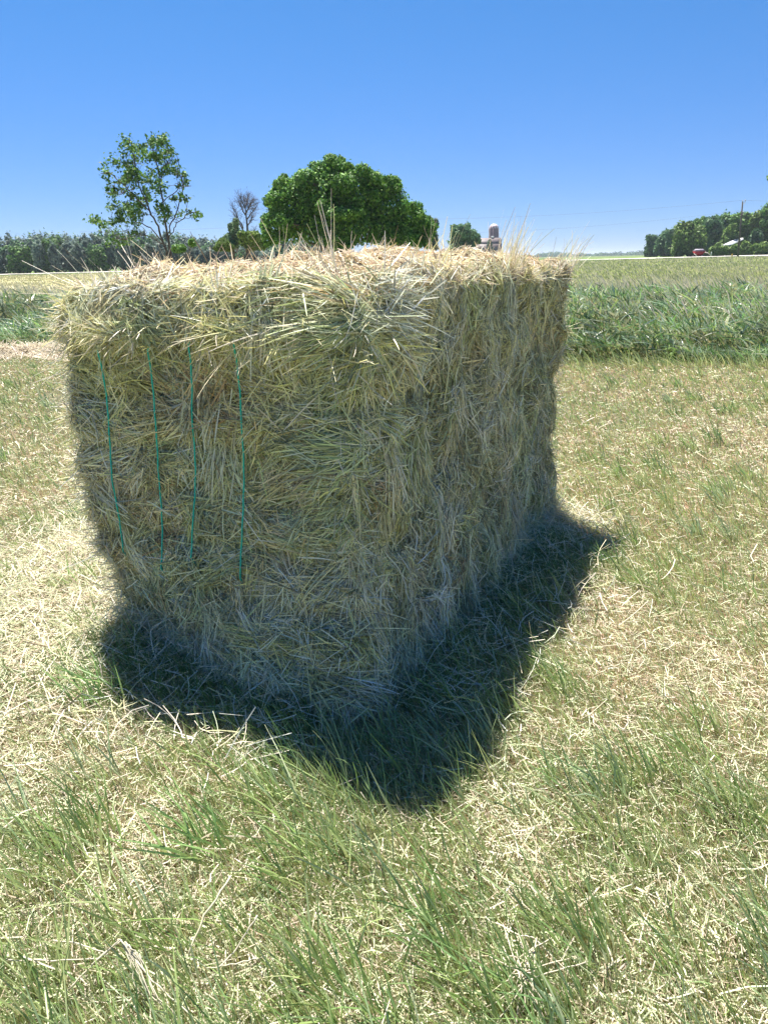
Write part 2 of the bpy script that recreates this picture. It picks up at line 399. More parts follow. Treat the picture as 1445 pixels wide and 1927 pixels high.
def on_face(u, v, face='end'):
    """bale-space point of photo pixel (u, v) on the end plane, side plane or top"""
    d = fwd + cright * (u - 722.5) / F_PX - cup * (v - 963.5) / F_PX
    o = np.array([-O2[0], -O2[1], CAM_H])
    R = np.array([[ex[0], ex[1], 0], [ey[0], ey[1], 0], [0, 0, 1.0]])
    o = R @ o; d = R @ d
    if face == 'end': t = (0 - o[1]) / d[1]
    elif face == 'side': t = (HI[0] - o[0]) / d[0]
    else: t = (BH - o[2]) / d[2]
    return o + d * t

def build_bale():
    g = Geo()
    # dense inner body: box grid pushed onto the bulging surface
    def grid(o, a, b, na, nb):
        i, j = np.meshgrid(np.linspace(0, 1, na), np.linspace(0, 1, nb), indexing='ij')
        q = o + i[..., None] * a + j[..., None] * b
        pt, n = project(q, -0.040 * np.ones(q.shape[:2]))
        c = np.array([0.27, 0.245, 0.14]) * (1 + .35 * fbm(pt * 30, 3, 71)[..., None])  # inner hay coloured darker, painting shade into the gaps between straws
        I, J = np.meshgrid(np.arange(na - 1), np.arange(nb - 1), indexing='ij')
        f = np.stack([I * nb + J, I * nb + J + 1, (I + 1) * nb + J + 1, (I + 1) * nb + J], -1).reshape(-1, 4)
        g.add(pt.reshape(-1, 3), f, col=c.reshape(-1, 3))
    x0, y0, z0 = LO; x1, y1, z1 = HI
    grid(np.array([x0, y0, z0]), np.array([BW, 0, 0]), np.array([0, 0, z1 - z0]), 80, 100)
    grid(np.array([x0, y1, z0]), np.array([BW, 0, 0]), np.array([0, 0, z1 - z0]), 60, 60)
    grid(np.array([x0, y0, z0]), np.array([0, BL, 0]), np.array([0, 0, z1 - z0]), 120, 80)
    grid(np.array([x1, y0, z0]), np.array([0, BL, 0]), np.array([0, 0, z1 - z0]), 170, 100)
    grid(np.array([x0, y0, z1]), np.array([BW, 0, 0]), np.array([0, BL, 0]), 80, 150)
    # --- end face: layered, mostly sideways straws left of the corner
    rowdir = lambda q: np.where(rng.random(len(q)) < .5, 0, np.pi) + rng.normal(0, .55, len(q))
    straws(g, 'end', 1700, 24, theta=None, spread=.5, length=(.04, .11), off=(-.040, -.006))
    straws(g, 'end', 330, 30, theta=rowdir, spread=.35, length=(.05, .13), off=(-.030, .006))
    straws(g, 'end', 260, 60, theta=None, spread=.3, length=(.07, .16), off=(-.02, .014), s0=0, lw=.018, lift=.15)
    straws(g, 'end', 170, 44, theta=lambda q: rng.choice([0, np.pi, -np.pi / 2, np.pi / 2, -2.2], len(q)) + rng.normal(0, .3, len(q)), spread=.16,
           length=(.08, .18), off=(-.02, .014), stiff=.5, lift=.14, p=(2, 1.6, 3.0, 1.8, 2.0, .8, .9, .3, 1.8), lw=.035)
    comb = lambda q: np.pi + .9 * fbm(q * np.array([3, 3, 5.0]), 2, 81) + rng.normal(0, .12, len(q))
    straws(g, 'end', 120, 80, theta=comb, spread=.14, length=(.10, .22), off=(-.02, .016), stiff=.5, lift=.16,
           p=(2, 1.6, 3.4, 1.8, 3.6, .6, .8, .4, 1.8), mask=lambda q: (q[:, 0] > 0.14), lw=.045)
    # combed fans that spring from the near corner
    def fan(face, u, v, deg, sp, L, n, p, off=(.0, .035), lw=.02, lift=.12, stiff=.4):
        q = on_face(u, v, face); k = max(1, n // 34); off = (off[0] - .01, off[1] * .62)
        pts = q[None] + rng.normal(0, .045, (k, 3))
        if face == 'end': pts[:, 1] = 0
        else: pts[:, 0] = HI[0]
        straws(g, face, k, 34, theta=lambda q_: np.radians(deg) + rng.normal(0, sp * .7, len(q_)), spread=sp * .85, length=(L * .25, L * .7), off=off, stiff=stiff, lift=lift,
               p=p, s0=0.0, lw=lw, pts=pts, K=6, coh=.6)
    OL = (1.5, 1.6, 1.6, 2.2, 4.5, .3, 1.2, .5, .5); GR = (1, 1, 4, .8, 3, .4, .3, .1, 2.5); BR = (1.5, 1, 2, 3, 1.5, .5, .3, .8, 2.5); PA = (3, 1.5, 2.5, .5, .5, 2.5, .4, .1, 3); YE = (3, 2.5, .6, .6, .6, 2, 4, .2, .3)
    fan('end', 655, 520, 186, .40, .20, 420, OL, off=(.0, .045), lift=.14)
    fan('end', 690, 575, 188, .35, .28, 420, OL, off=(.0, .05))
    fan('end', 705, 600, 180, .3, .30, 360, BR, off=(.0, .045))
    fan('end', 690, 650, 196, .35, .28, 420, GR); fan('end', 700, 690, 212, .4, .26, 360, GR)
    fan('end', 640, 745, 200, .45, .14, 300, (1, 1, 2, .5, 5, .3, .3, .1, 1)); fan('end', 600, 770, 230, .5, .12, 240, (1, 1, 2, .5, 5, .3, .3, .1, 1))
    fan('end', 650, 850, 178, .3, .24, 420, (1, 1, 4, .5, 4, .3, .2, .1, 2), off=(.01, .055)); fan('end', 640, 885, 196, .4, .14, 260, YE)
    fan('end', 650, 960, 215, .4, .16, 240, GR); fan('end', 640, 1040, 250, .4, .20, 240, PA); fan('end', 600, 1190, 190, .4, .18, 300, GR)
    fan('end', 330, 1080, 250, .4, .12, 240, (1, 1, 4, .5, 3, .3, .2, .1, 2)); fan('end', 560, 1010, 175, .4, .14, 240, GR); fan('end', 230, 780, 190, .5, .14, 240, BR)
    fan('side', 700, 600, -8, .3, .34, 360, PA, off=(.0, .06), lift=.2, stiff=.7); fan('side', 712, 640, -3, .25, .34, 360, YE, off=(.0, .05), lift=.2, stiff=.7)
    fan('side', 715, 600, -48, .15, .26, 60, PA, off=(.03, .06), lift=.25, stiff=.9)
    fan('side', 690, 700, -70, .4, .22, 300, YE); fan('side', 690, 760, -25, .4, .28, 360, GR); fan('side', 700, 880, -85, .25, .26, 480, PA); fan('side', 690, 1100, -80, .35, .24, 480, PA)
    fan('side', 780, 760, -60, .5, .26, 300, GR); fan('side', 860, 770, -70, .4, .26, 300, PA); fan('side', 780, 820, -70, .4, .26, 360, (1, 1, 2, .5, 5, .3, .3, .1, 1))
    for (u, v, dg) in ((330, 1200, -95), (400, 1200, -80), (520, 1225, -95), (560, 1250, -70), (610, 1240, -110), (650, 1240, -60), (480, 1260, -90), (590, 1150, -75)):
        fan('end', u, v, dg, .55, .24, 240, PA, off=(.0, .04))  # pale straw colour brightens the dim foot of the end face
    for (u, v, dg) in ((720, 1200, -100), (760, 1150, -70), (800, 1100, -95), (850, 1040, -80), (900, 1000, -100), (960, 940, -85), (740, 1050, -60), (820, 960, -110)):
        fan('side', u, v, dg, .5, .24, 240, PA, off=(.0, .04))  # same painted brightening along the foot of the long side
    # thick top flap: yellowish combed layer whose ends hang out
    straws(g, 'end', 260, 46, theta=lambda q: rng.choice([-.3, np.pi + .3, -1.3, 4.4, 4.7], len(q)) + rng.normal(0, .4, len(q)), spread=.3, length=(.05, .13),
           off=(-.03, .012), stiff=.4, lift=.18, p=(4, 2, 1.6, 1.2, 1.6, 1.6, 1.6, .3, 1.2), mask=lambda q: q[:, 2] > 1.0, lw=.035)
    # --- long side: matted, hanging
    hang = lambda q: -np.pi / 2 + rng.normal(0, .9, len(q))
    straws(g, 'side', 2900, 26, theta=None, spread=.5, length=(.05, .14), off=(-.040, -.004))
    straws(g, 'side', 230, 60, theta=hang, spread=.42, length=(.06, .16), off=(-.025, .012), s0=0, lw=.025, stiff=.5,
           p=(2.6, 2, 3.0, 1.8, 1.8, .8, .6, .25, 2.2))
    straws(g, 'side', 900, 34, theta=None, spread=.6, length=(.06, .16), off=(-.02, .008), s0=0, lw=.03, stiff=.3)
    # --- top: sunlit, standing every way
    straws(g, 'top', 3000, 32, spread=.8, length=(.035, .10), off=(-.03, .010), stiff=.4, lift=.2, width=(.002, .004),
           p=(3, 1.2, .8, 1.2, .3, 5, .5, .3, 1.4))
    straws(g, 'top', 260, 16, spread=1.2, length=(.03, .08), off=(-.01, .012), stiff=.95, lift=.8, width=(.002, .0036),
           p=(3, 1.2, .6, .8, .2, 5, .5, .1, 1.4))
    # --- hidden sides, still hay
    straws(g, 'left', 1000, 26, spread=.6, length=(.06, .15), stiff=.4, lift=.25, off=(-.03, .012))
    straws(g, 'back', 450, 24, spread=.6, length=(.06, .16), off=(-.03, .01))
    # --- whiskers sticking out along the edges and corners
    def whisk(a, b, dmean, n, L=(.06, .16), sp=.5, jit=.03, p=PAL[[0, 5, 1, 8]], wd=(.002, .0036)):
        a = np.array(a, float); b = np.array(b, float); t = rng.random((n, 1))
        q = a + (b - a) * t + rng.normal(0, jit, (n, 3)); P, nn = project(q, -.01 * np.ones(n))
        d = norm(np.array(dmean, float) + rng.normal(0, sp, (n, 3)))
        Ln = rng.uniform(L[0], L[1], n) * rng.choice([.6, 1, 1.5], n, p=[.6, .36, .04]); s = np.linspace(0, 1, 6)
        bend = norm(rng.normal(0, 1, (n, 3)) + np.array([0, 0, -.8]))
        C = P[:, None] + d[:, None] * (Ln[:, None] * s)[..., None] + bend[:, None] * (Ln[:, None] * .22 * s ** 2)[..., None]
        C[..., 2] = np.maximum(C[..., 2], .003)
        sd_ = norm(np.cross(d, rng.normal(0, 1, (n, 3))))[:, None]
        W = rng.uniform(wd[0], wd[1], n)[:, None] * np.array([1, 1, 1, .9, .8, .4])[None]
        g.ribbons(C, W, sd_, p[rng.integers(0, len(p), n)] * rng.uniform(.75, 1.2, (n, 1)))
    whisk([x0, 0, z1], [x1, 0, z1], (0, -.7, .35), 420, L=(.04, .11))
    whisk([x0, 0, z1], [x0, BL, z1], (-.7, 0, .25), 420, L=(.05, .12))
    whisk([x1, 0, z1], [x1, BL, z1], (.5, 0, .6), 420, L=(.04, .12))
    whisk([x0, 0, .1], [x0, 0, 1.2], (-.8, -.4, .0), 1500, L=(.04, .13))
    whisk([x1, 0, .1], [x1, 0, 1.2], (.5, -.7, -.2), 900, L=(.04, .12))
    whisk([x1, BL, .05], [x1, BL, 1.2], (.9, .1, .1), 900, L=(.03, .09))
    whisk([x0, 0, .08], [x1, 0, .08], (0, -.5, -.6), 900, L=(.06, .17), p=PAL[[0, 2, 8, 5]])
    whisk([x1, 0, .08], [x1, BL, .08], (.5, 0, -.6), 1000, L=(.06, .18), p=PAL[[0, 2, 8, 1]])
    whisk([x0, .02, 1.1], [x1, .02, 1.1], (.1, -.75, -.25), 900, L=(.05, .14), p=PAL[[0, 5, 6, 1]])
    g.build('hay', M_STRAW, bale)

build_bale()

def bundle(p0, d, n, L, sp, root=.012, wd=(.0016, .003), cols=PAL[[0, 5, 1]], grav=.25, K=8, g=None):
    """a bunch of straws springing from p0 (bale space) along d"""
    g = g or Geo(); p0 = np.array(p0, float)
    P = p0 + rng.normal(0, root, (n, 3)); dd = norm(norm(np.array(d, float)) + rng.normal(0, sp, (n, 3)))
    Ln = rng.uniform(L[0], L[1], n); s = np.linspace(0, 1, K)
    be = norm(rng.normal(0, 1, (n, 3)))
    C = P[:, None] + dd[:, None] * (Ln[:, None] * s)[..., None] + be[:, None] * (Ln[:, None] * .12 * s ** 2)[..., None]
    C[..., 2] -= (grav * Ln[:, None] * s ** 2.2)
    C[..., 2] = np.maximum(C[..., 2], .004)
    W = rng.uniform(wd[0], wd[1], n)[:, None] * np.linspace(1, .45, K)[None]
    g.ribbons(C, W, norm(np.cross(dd, rng.normal(0, 1, (n, 3))))[:, None], cols[rng.integers(0, len(cols), n)] * rng.uniform(.8, 1.2, (n, 1)))
    return g

# upright wisps on the top edges
pt1 = on_face(958, 480, 'side'); pt1[2] = 1.25
for (p0, d, n, L) in ((pt1, (.25, .05, 1), 60, (.04, .22)), ([.40, .12, 1.26], (-.38, 0, 1), 34, (.05, .22)), ([.5, 1.25, 1.25], (.25, .1, 1), 60, (.06, .22)),
                      ([.5, 2.1, 1.25], (.3, .3, 1), 50, (.05, .2)), ([-.30, .15, 1.22], (-.6, .2, .8), 14, (.1, .26)),
                      ([.1, .3, 1.24], (.2, .1, 1), 18, (.05, .17)), ([.45, .65, 1.24], (.35, 0, 1), 16, (.06, .25))):
    bundle(p0, d, n, L, .2, root=.03, grav=.1, wd=(.002, .0036), cols=PAL[[0, 5, 1, 5]]).build('hay_wisp', M_STRAW, bale)
# long wild stalks leaving the left end of the top
g = Geo()
for (u, v, d, L) in ((180, 500, (-.55, -.1, .18), .34), (150, 515, (-.8, -.2, .1), .25), (230, 500, (-.5, -.2, .5), .22), (205, 495, (-.6, 0, .35), .3), (330, 490, (-.35, -.1, .75), .2)):
    g = Geo(); bundle(on_face(u, v, 'end') * [1, 1, 0] + [0, .02, 1.20], d, 3, (L * .7, L), .10, root=.003, grav=.05, g=g, cols=PAL[[5, 0]])
    g.build('hay_wisp', M_STRAW, bale)
# broom of straws hanging below the fourth twine
p = on_face(470, 1105)
g = bundle(p + [0, -.045, 0], (.03, -.05, -1), 260, (.08, .34), .17, root=.012, wd=(.002, .0034), grav=0, cols=PAL[[0, 1, 5, 8]])
g.build('hay_wisp', M_STRAW, bale)
# two pale stalks across the end face near the fourth twine
for (u, v) in ((540, 615), (548, 632)):
    g = Geo()
    bundle(on_face(u, v) + [0, -.07, 0], (-1, -.25, -.22), 1, (.20, .22), .03, root=.002, wd=(.0045, .005), grav=.02, cols=PAL[[5]] * 1.05, g=g)
    g.build('hay_wisp', M_STRAW, bale)

# twines
for (ut, ub, vt, vb) in ((218, 246, 618, 1060), (300, 324, 622, 1088), (370, 385, 612, 1064), (465, 471, 600, 1108)):
    a = on_face(ut, vt); b = on_face(ub, vb); K = 46
    s = np.linspace(0, 1, K)[:, None]; q = a + (b - a) * s; q[:, 1] = 0
    P, _ = project(q, np.full(K, .020))
    y = P[:, 1].copy()
    for it in range(60):                       # pulled taut: bridges the hollows, presses the bulges
        y[1:-1] = (y[:-2] + y[2:]) / 2 * .75 + y[1:-1] * .25
        y = np.minimum(y, P[:, 1] + .001)
    y[:3] += [.05, .03, .012]; y[-3:] += [.012, .03, .05]
    P[:, 1] = y; P[:, 0] = q[:, 0] + .0008 * np.sin(np.arange(K) * 1.3); P[:, 2] = q[:, 2]
    g = Geo(); g.tube(P, .0027, (0.005, 0.50, 0.43), 6); g.tube(P + np.array([.0022, -.001, 0]) * np.sin(np.arange(K) * 2.1)[:, None], .0012, (0.03, 0.5, 0.42), 5)
    g.build('twine', M_TWINE, bale, smooth=True)

# ------------------------------------------------------------------ mown ground cover
def inside_bale(x, y, m=0.0):
    lx = (x - O2[0]) * ex[0] + (y - O2[1]) * ex[1]; ly = (x - O2[0]) * ey[0] + (y - O2[1]) * ey[1]
    return (lx > LO[0] + .06 - m) & (lx < HI[0] - .06 + m) & (ly > .06 - m) & (ly < BL - .06 + m)

def scatter(n, y0, y1, mx=1.0, dens=None):
    Y = y0 * (y1 / y0) ** rng.random(n); X = rng.uniform(-1, 1, n) * (.56 * Y + mx)
    k = ~inside_bale(X, Y)
    X, Y = X[k], Y[k]
    if dens is not None:
        k = rng.random(len(X)) < dens(X, Y); X, Y = X[k], Y[k]
    return X, Y

GREENS = np.array([[.22, .35, .10], [.29, .42, .13], [.36, .46, .18], [.19, .32, .12], [.42, .48, .20], [.34, .43, .26], [.49, .50, .28]])
DRY = np.array([[.62, .55, .41], [.70, .64, .50], [.54, .45, .33], [.54, .54, .32], [.66, .57, .47], [.42, .33, .23], [.58, .60, .40], [.60, .64, .42], [.56, .62, .38]])

def green_amt(x, y):
    f = fbm(xy3(x, y, 1.1), 3, 101); h = fbm(xy3(x, y, 3.6), 2, 105)
    g = .70 + .55 * f + .6 * h - .13 * sstep(2.6, 1.5, y) + .24 * sstep(2.2, 4.0, y)
    g = g + .35 * sstep(7.0, 9.6, y + .245 * x) + .12 * sstep(2.0, 1.2, y) * sstep(.8, -.2, x)
    g = g - .28 * sstep(1.5, 3.2, x) * sstep(2.5, 3.5, y) * sstep(8, 6, y)
    return np.clip(g, .06, 1)

def blades(g, X, Y, L, W, lean, cols, K=4, wind=(-.55, .12), wk=.5, curve=.5, up=1.0, z0=0.0):
    n = len(X); P = np.stack([X, Y, terrain(X, Y) + z0], -1)
    az = rng.random(n) * 6.283; ln = np.abs(rng.normal(0, lean, n))
    d = norm(np.stack([np.cos(az) * ln + wind[0] * wk, np.sin(az) * ln + wind[1] * wk, np.full(n, up)], -1))
    cd = norm(np.stack([np.cos(az) + wind[0] * 2.2, np.sin(az) + wind[1] * 2.2, np.full(n, -.35)], -1))
    s = np.linspace(0, 1, K); cv = np.abs(rng.normal(0, curve, n))
    C = P[:, None] + d[:, None] * (L[:, None] * s)[..., None] + cd[:, None] * (L[:, None] * cv[:, None] * .6 * s ** 2)[..., None]
    C[..., 2] = np.maximum(C[..., 2], P[:, None, 2] - np.reshape(z0, (-1, 1)) + .004 + .02 * s * L[:, None])
    pr = 1 - .85 * s ** 2.2; Wd = W[:, None] * pr[None]
    az2 = rng.random(n) * 6.283
    side = norm(np.cross(d, np.stack([np.cos(az2), np.sin(az2), np.zeros(n)], -1)))[:, None]
    base = np.array([.60, .52, .26])
    t = np.clip(1 - s * 2.0, 0, 1)[None, :, None] * .75
    c = cols[:, None] * (1 - t) + base * t
    g.ribbons(C, Wd, side, c)

def litter(g, X, Y, L, W, cols, zr=(.0, .03), tilt=.22, K=3):
    n = len(X); az = rng.random(n) * 6.283; tl = rng.normal(0, tilt, n)
    d = norm(np.stack([np.cos(az), np.sin(az), tl], -1))
    P = np.stack([X, Y, terrain(X, Y) + rng.uniform(zr[0], zr[1], n) + np.abs(tl) * L * .5 + .004], -1)
    s = np.linspace(-.5, .5, K); pn = norm(np.stack([-np.sin(az), np.cos(az), rng.normal(0, .5, n)], -1))
    C = P[:, None] + d[:, None] * (L[:, None] * s)[..., None] + pn[:, None] * (L[:, None] * rng.normal(0, .35, n)[:, None] * (s ** 2))[..., None]
    side = norm(np.cross(d, np.array([0, 0, 1.]) + rng.normal(0, .5, (n, 3))))[:, None]
    g.ribbons(C, W[:, None] * np.ones(K)[None], side, cols)

def pick(P, n, j=.18): return P[rng.integers(0, len(P), n)] * rng.uniform(1 - j, 1 + j, (n, 1))
def wscale(Y): return np.clip(Y / 3.0, .75, 3.2)

# short green growth
g = Geo()
X, Y = scatter(430000, .72, 12.5, dens=lambda x, y: green_amt(x, y) * .85 * (y < band_edge(x) + .8))
n = len(X); blades(g, X, Y, rng.uniform(.02, .07, n) * rng.choice([1, 1.6], n, p=[.88, .12]), rng.uniform(.0022, .005, n) * wscale(Y), .5, pick(GREENS, n), K=4)
# tufts
def tuft_pts(nt, per, y0, y1, r=.05, dens=None):
    X, Y = scatter(nt, y0, y1, dens=dens); i = np.repeat(np.arange(len(X)), per)
    return X[i] + rng.normal(0, r, len(i)), Y[i] + rng.normal(0, r, len(i)), i
X, Y, ti = tuft_pts(1500, 26, .75, 10, r=.032, dens=lambda x, y: np.clip(green_amt(x, y) * 1.6 - .5, 0, 1) * (.45 + .55 * sstep(2.2, 1.2, y)))
n = len(X); sz = rng.uniform(.7, 1.35, ti.max() + 1)[ti]; tc = (GREENS * .95)[rng.integers(0, 6, ti.max() + 1)][ti]
blades(g, X, Y, rng.uniform(.06, .17, n) * sz, rng.uniform(.0035, .0078, n) * wscale(Y) ** .7, .34, (tc * .6 + pick(GREENS, n) * .4), K=5, curve=.6)
X, Y, ti = tuft_pts(26, 60, .95, 2.0, r=.04, dens=lambda x, y: (x < .1) * 1.0)
n = len(X); blades(g, X, Y, rng.uniform(.08, .2, n), rng.uniform(.004, .0085, n), .30, (np.array([[.26, .42, .14], [.31, .47, .17], [.20, .34, .11]]))[rng.integers(0, 3, n)] * rng.uniform(.8, 1.2, (n, 1)), K=6, curve=.6)
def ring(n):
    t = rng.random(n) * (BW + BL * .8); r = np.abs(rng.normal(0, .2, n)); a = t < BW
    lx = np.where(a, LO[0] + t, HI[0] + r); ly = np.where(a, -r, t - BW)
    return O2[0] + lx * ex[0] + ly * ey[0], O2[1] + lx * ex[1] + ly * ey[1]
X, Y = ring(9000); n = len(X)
blades(g, X, Y, rng.uniform(.04, .12, n), rng.uniform(.0025, .005, n), .4, pick(GREENS[[0, 1, 3]] * .8, n), K=5, curve=.5)  # denser grass, its green darkened to deepen the bale's ground shadow
o = g.build('mown_grass', M_GRASS); tag(o, 'short green grass regrowing over the mown field', 'grass', kind='stuff')

# stubble and hay litter
g = Geo()
X, Y = scatter(260000, .72, 12.5, dens=lambda x, y: (y < band_edge(x) + .4) * 1.0)
n = len(X); blades(g, X, Y, rng.uniform(.02, .07, n), rng.uniform(.002, .004, n) * wscale(Y), .35, pick(np.concatenate([DRY, [[.62, .6, .28], [.56, .58, .25]]]), n) * np.array([.95, .9, .85]), K=3, curve=.15, wk=.2)
X, Y = scatter(250000, .72, 12.5, dens=lambda x, y: np.clip(1.15 - .75 * green_amt(x, y), 0, 1) * (y < band_edge(x) + .3))
n = len(X); litter(g, X, Y, rng.uniform(.015, .06, n) * rng.choice([1, 2.2], n, p=[.95, .05]), rng.uniform(.0018, .004, n) * wscale(Y), pick(DRY, n, .2))
o = g.build('dry_hay_litter', M_STRAW); tag(o, 'bleached cut hay and stubble lying over the mown field', 'hay', kind='stuff')

# the same cover, coarser, on the field to either side and behind the viewer
def outer(n):
    X = rng.uniform(-8, 8, n); Y = rng.uniform(-2.5, 11, n)
    k = ((np.abs(X) > .56 * np.maximum(Y, .72) + .85) | (Y < .74)) & (Y < band_edge(X) + .3); return X[k], Y[k]
X, Y = outer(170000); n = len(X); gg = Geo()
blades(gg, X, Y, rng.uniform(.03, .12, n), rng.uniform(.004, .009, n), .5, pick(GREENS, n), K=4)
o = gg.build('side_grass', M_GRASS); tag(o, 'short green grass on the mown field beyond the edges of the photo', 'grass', kind='stuff')
X, Y = outer(150000); n = len(X); gg = Geo()
litter(gg, X, Y, rng.uniform(.03, .11, n), rng.uniform(.004, .007, n), pick(DRY, n, .2))
o = gg.build('side_litter', M_STRAW); tag(o, 'cut hay litter on the mown field beyond the edges of the photo', 'hay', kind='stuff')

# loose hay shed around the bale foot
g = Geo()
def around(n, spread):
    t = rng.random(n) * (BW + BL); r = np.abs(rng.normal(0, spread, n)) - .04
    a = t < BW
    lx = np.where(a, LO[0] + t, HI[0] + r); ly = np.where(a, -r, t - BW)
    return O2[0] + lx * ex[0] + ly * ey[0], O2[1] + lx * ex[1] + ly * ey[1]
X, Y = around(5000, .22)
n = len(X); litter(g, X, Y, rng.uniform(.04, .16, n), rng.uniform(.0015, .003, n), pick(PAL[[0, 2, 5, 8, 1]], n), zr=(0, .06), tilt=.35, K=4)
X, Y = around(9000, .05)
n = len(X); litter(g, X, Y, rng.uniform(.04, .14, n), rng.uniform(.0015, .003, n), pick(PAL[[0, 2, 5, 8, 1]], n), zr=(0, .11), tilt=.6, K=4)
# drift of loose hay on the left of the bale
cx, cy = O2[0] + LO[0] * ex[0] - .25, O2[1] + LO[0] * ex[1] + .1
n = 34000; t = .9 + rng.normal(0, .75, n); r = rng.normal(0, .26, n)
X = cx + t * (-.12) + r * .9 + .2 * t * ey[0]; Y = cy - .15 + t * ey[1] + r * .3
k = ~inside_bale(X, Y); X, Y = X[k], Y[k]; n = len(X)
litter(g, X, Y, rng.uniform(.04, .15, n), rng.uniform(.002, .004, n), pick(DRY, n), zr=(0, .03), tilt=.28, K=4)
o = g.build('loose_hay', M_STRAW); tag(o, 'loose hay shed on the grass around the foot of the bale', 'hay', kind='stuff')

# pale windrow along the left grass edge
g = Geo(); n = 26000
X = rng.uniform(-11, -2.2, n); r = rng.normal(0, .22, n); Y = band_edge(X) - .55 + r
h = .16 * np.exp(-(r / .2) ** 2) * (1 + .4 * fbm(xy3(X, Y, 1.5), 2, 7))
litter(g, X, Y, rng.uniform(.08, .24, n), rng.uniform(.005, .010, n), pick(DRY[[0, 1, 4]], n), zr=(0, .02), tilt=.35)
g2 = g.V[-1].reshape(n, -1, 3); g2[..., 2] += (h * rng.random(n))[:, None].astype(np.float32)
o = g.build('hay_windrow', M_STRAW); tag(o, 'low pale ridge of raked hay before the tall grass left of the bale', 'windrow')

# bleached bent stalks lying in the near left grass
g = Geo()
def stalk(uv, h, r=.0016, col=(.66, .60, .46)):
    P = []
    for (u, v), z in zip(uv, h):
        z = z + .03
        d = fwd + cright * (u - 722.5) / F_PX - cup * (v - 963.5) / F_PX; P.append(np.array([0, 0, CAM_H]) + d * ((z - CAM_H) / d[2]))
    P = np.array(P); t = np.linspace(0, 1, 4 * len(P)); q = np.stack([np.interp(t, np.linspace(0, 1, len(P)), P[:, k]) for k in range(3)], -1)
    g.tube(q + rng.normal(0, .001, q.shape), np.linspace(r, r * .7, len(q)), col, 5)
stalk([(10, 1806), (100, 1808), (185, 1802), (228, 1772)], (.03, .05, .06, .08))
stalk([(100, 1770), (150, 1775), (195, 1792), (205, 1798)], (.04, .05, .06, .05))
stalk([(130, 1862), (175, 1815), (228, 1768), (250, 1800), (290, 1850), (380, 1925)], (.02, .05, .09, .07, .05, .02), .0018)
for k in range(7):
    stalk([(228 + k * 3, 1768 + k * 2), (245 + k * 4, 1810), (262 + k * 6 + rng.normal(0, 4), 1855 + k * 4), (275 + k * 12, 1880 + k * 7)], (.085, .065, .04, .02), .0012)
stalk([(435, 1648), (380, 1730), (355, 1800)], (.11, .07, .03), .0026, (.72, .66, .45))
stalk([(485, 1722), (450, 1780), (410, 1825)], (.08, .04, .02), .002)
stalk([(500, 1800), (440, 1815), (390, 1822)], (.03, .03, .02), .0016)
o = g.build('straw_stalks', M_STRAW); tag(o, 'bent bundle of bleached white stalks in the grass at the lower left', 'dry stalks')
g = Geo()
stalk([(910, 1725), (980, 1760), (1005, 1765), (1090, 1850)], (.03, .05, .05, .02), .0015, (.78, .70, .55))
for k in range(16):
    a_ = rng.normal(0, 22); stalk([(985 + rng.normal(0, 22) - a_, 1775 + rng.normal(0, 22)), (985 + rng.normal(0, 14), 1830 + rng.normal(0, 14)), (985 + rng.normal(0, 22) + a_, 1885 + rng.normal(0, 22))], (.05, .045, .02), .0013, (.66, .58, .44))
o = g.build('straw_stalks', M_STRAW); tag(o, 'small heap of flattened cream stalks in the grass right of centre near the bottom edge', 'dry stalks')

# ------------------------------------------------------------------ tall uncut grass and further field
g = Geo()
TG = np.array([[.10, .22, .07], [.14, .27, .08], [.20, .31, .17], [.30, .40, .30], [.07, .14, .05], [.26, .37, .11], [.34, .38, .25]])
n0 = 105000
u = rng.random(n0); D = 9.5 * (u ** 1.5); X = rng.uniform(-1, 1, n0) * 14; Y = band_edge(X) + D
k = np.abs(X) < .58 * Y + 1.5; X, Y, D = X[k], Y[k], D[k]; n = len(X)
clump = (.85 + .8 * fbm(xy3(X, Y, 1.0), 2, 131)).clip(.25, 1.5)
cb_ = (1 + 1.2 * fbm(xy3(X, Y, 1.7), 2, 133))[:, None].clip(.3, 1.7)
H = (.26 + .48 * sstep(0, 1.6, D)) * clump * (1 - .35 * sstep(6, 9, D))
zz = H * rng.random(n) ** .6 * .72
blades(g, X, Y, rng.uniform(.14, .36, n) * (.6 + .5 * H), rng.uniform(.012, .030, n) * (1 + D * .03), .8, np.clip(pick(TG, n, .3) * cb_, 0, .6), K=6, wind=(-.32, -.1), wk=.6, curve=1.25, z0=zz, up=1.0)
# their stems
kk_ = rng.random(n) < .22
blades(g, X[kk_], Y[kk_], H[kk_] * .95, np.full(kk_.sum(), .006), .18, pick(TG, kk_.sum(), .2), K=4, wind=(-.5, 0), wk=.35, curve=.3)
X2 = rng.uniform(-1, 1, 14000) * 12; Y2 = band_edge(X2) + rng.uniform(-.5, .6, 14000); n2 = len(X2)
blades(g, X2, Y2, rng.uniform(.08, .28, n2), rng.uniform(.006, .012, n2), .6, pick(GREENS, n2), K=4, curve=.6)
o = g.build('tall_grass', M_GRASS); tag(o, 'wind-bent belt of tall blue-green grass behind the bale', 'grass', kind='stuff')

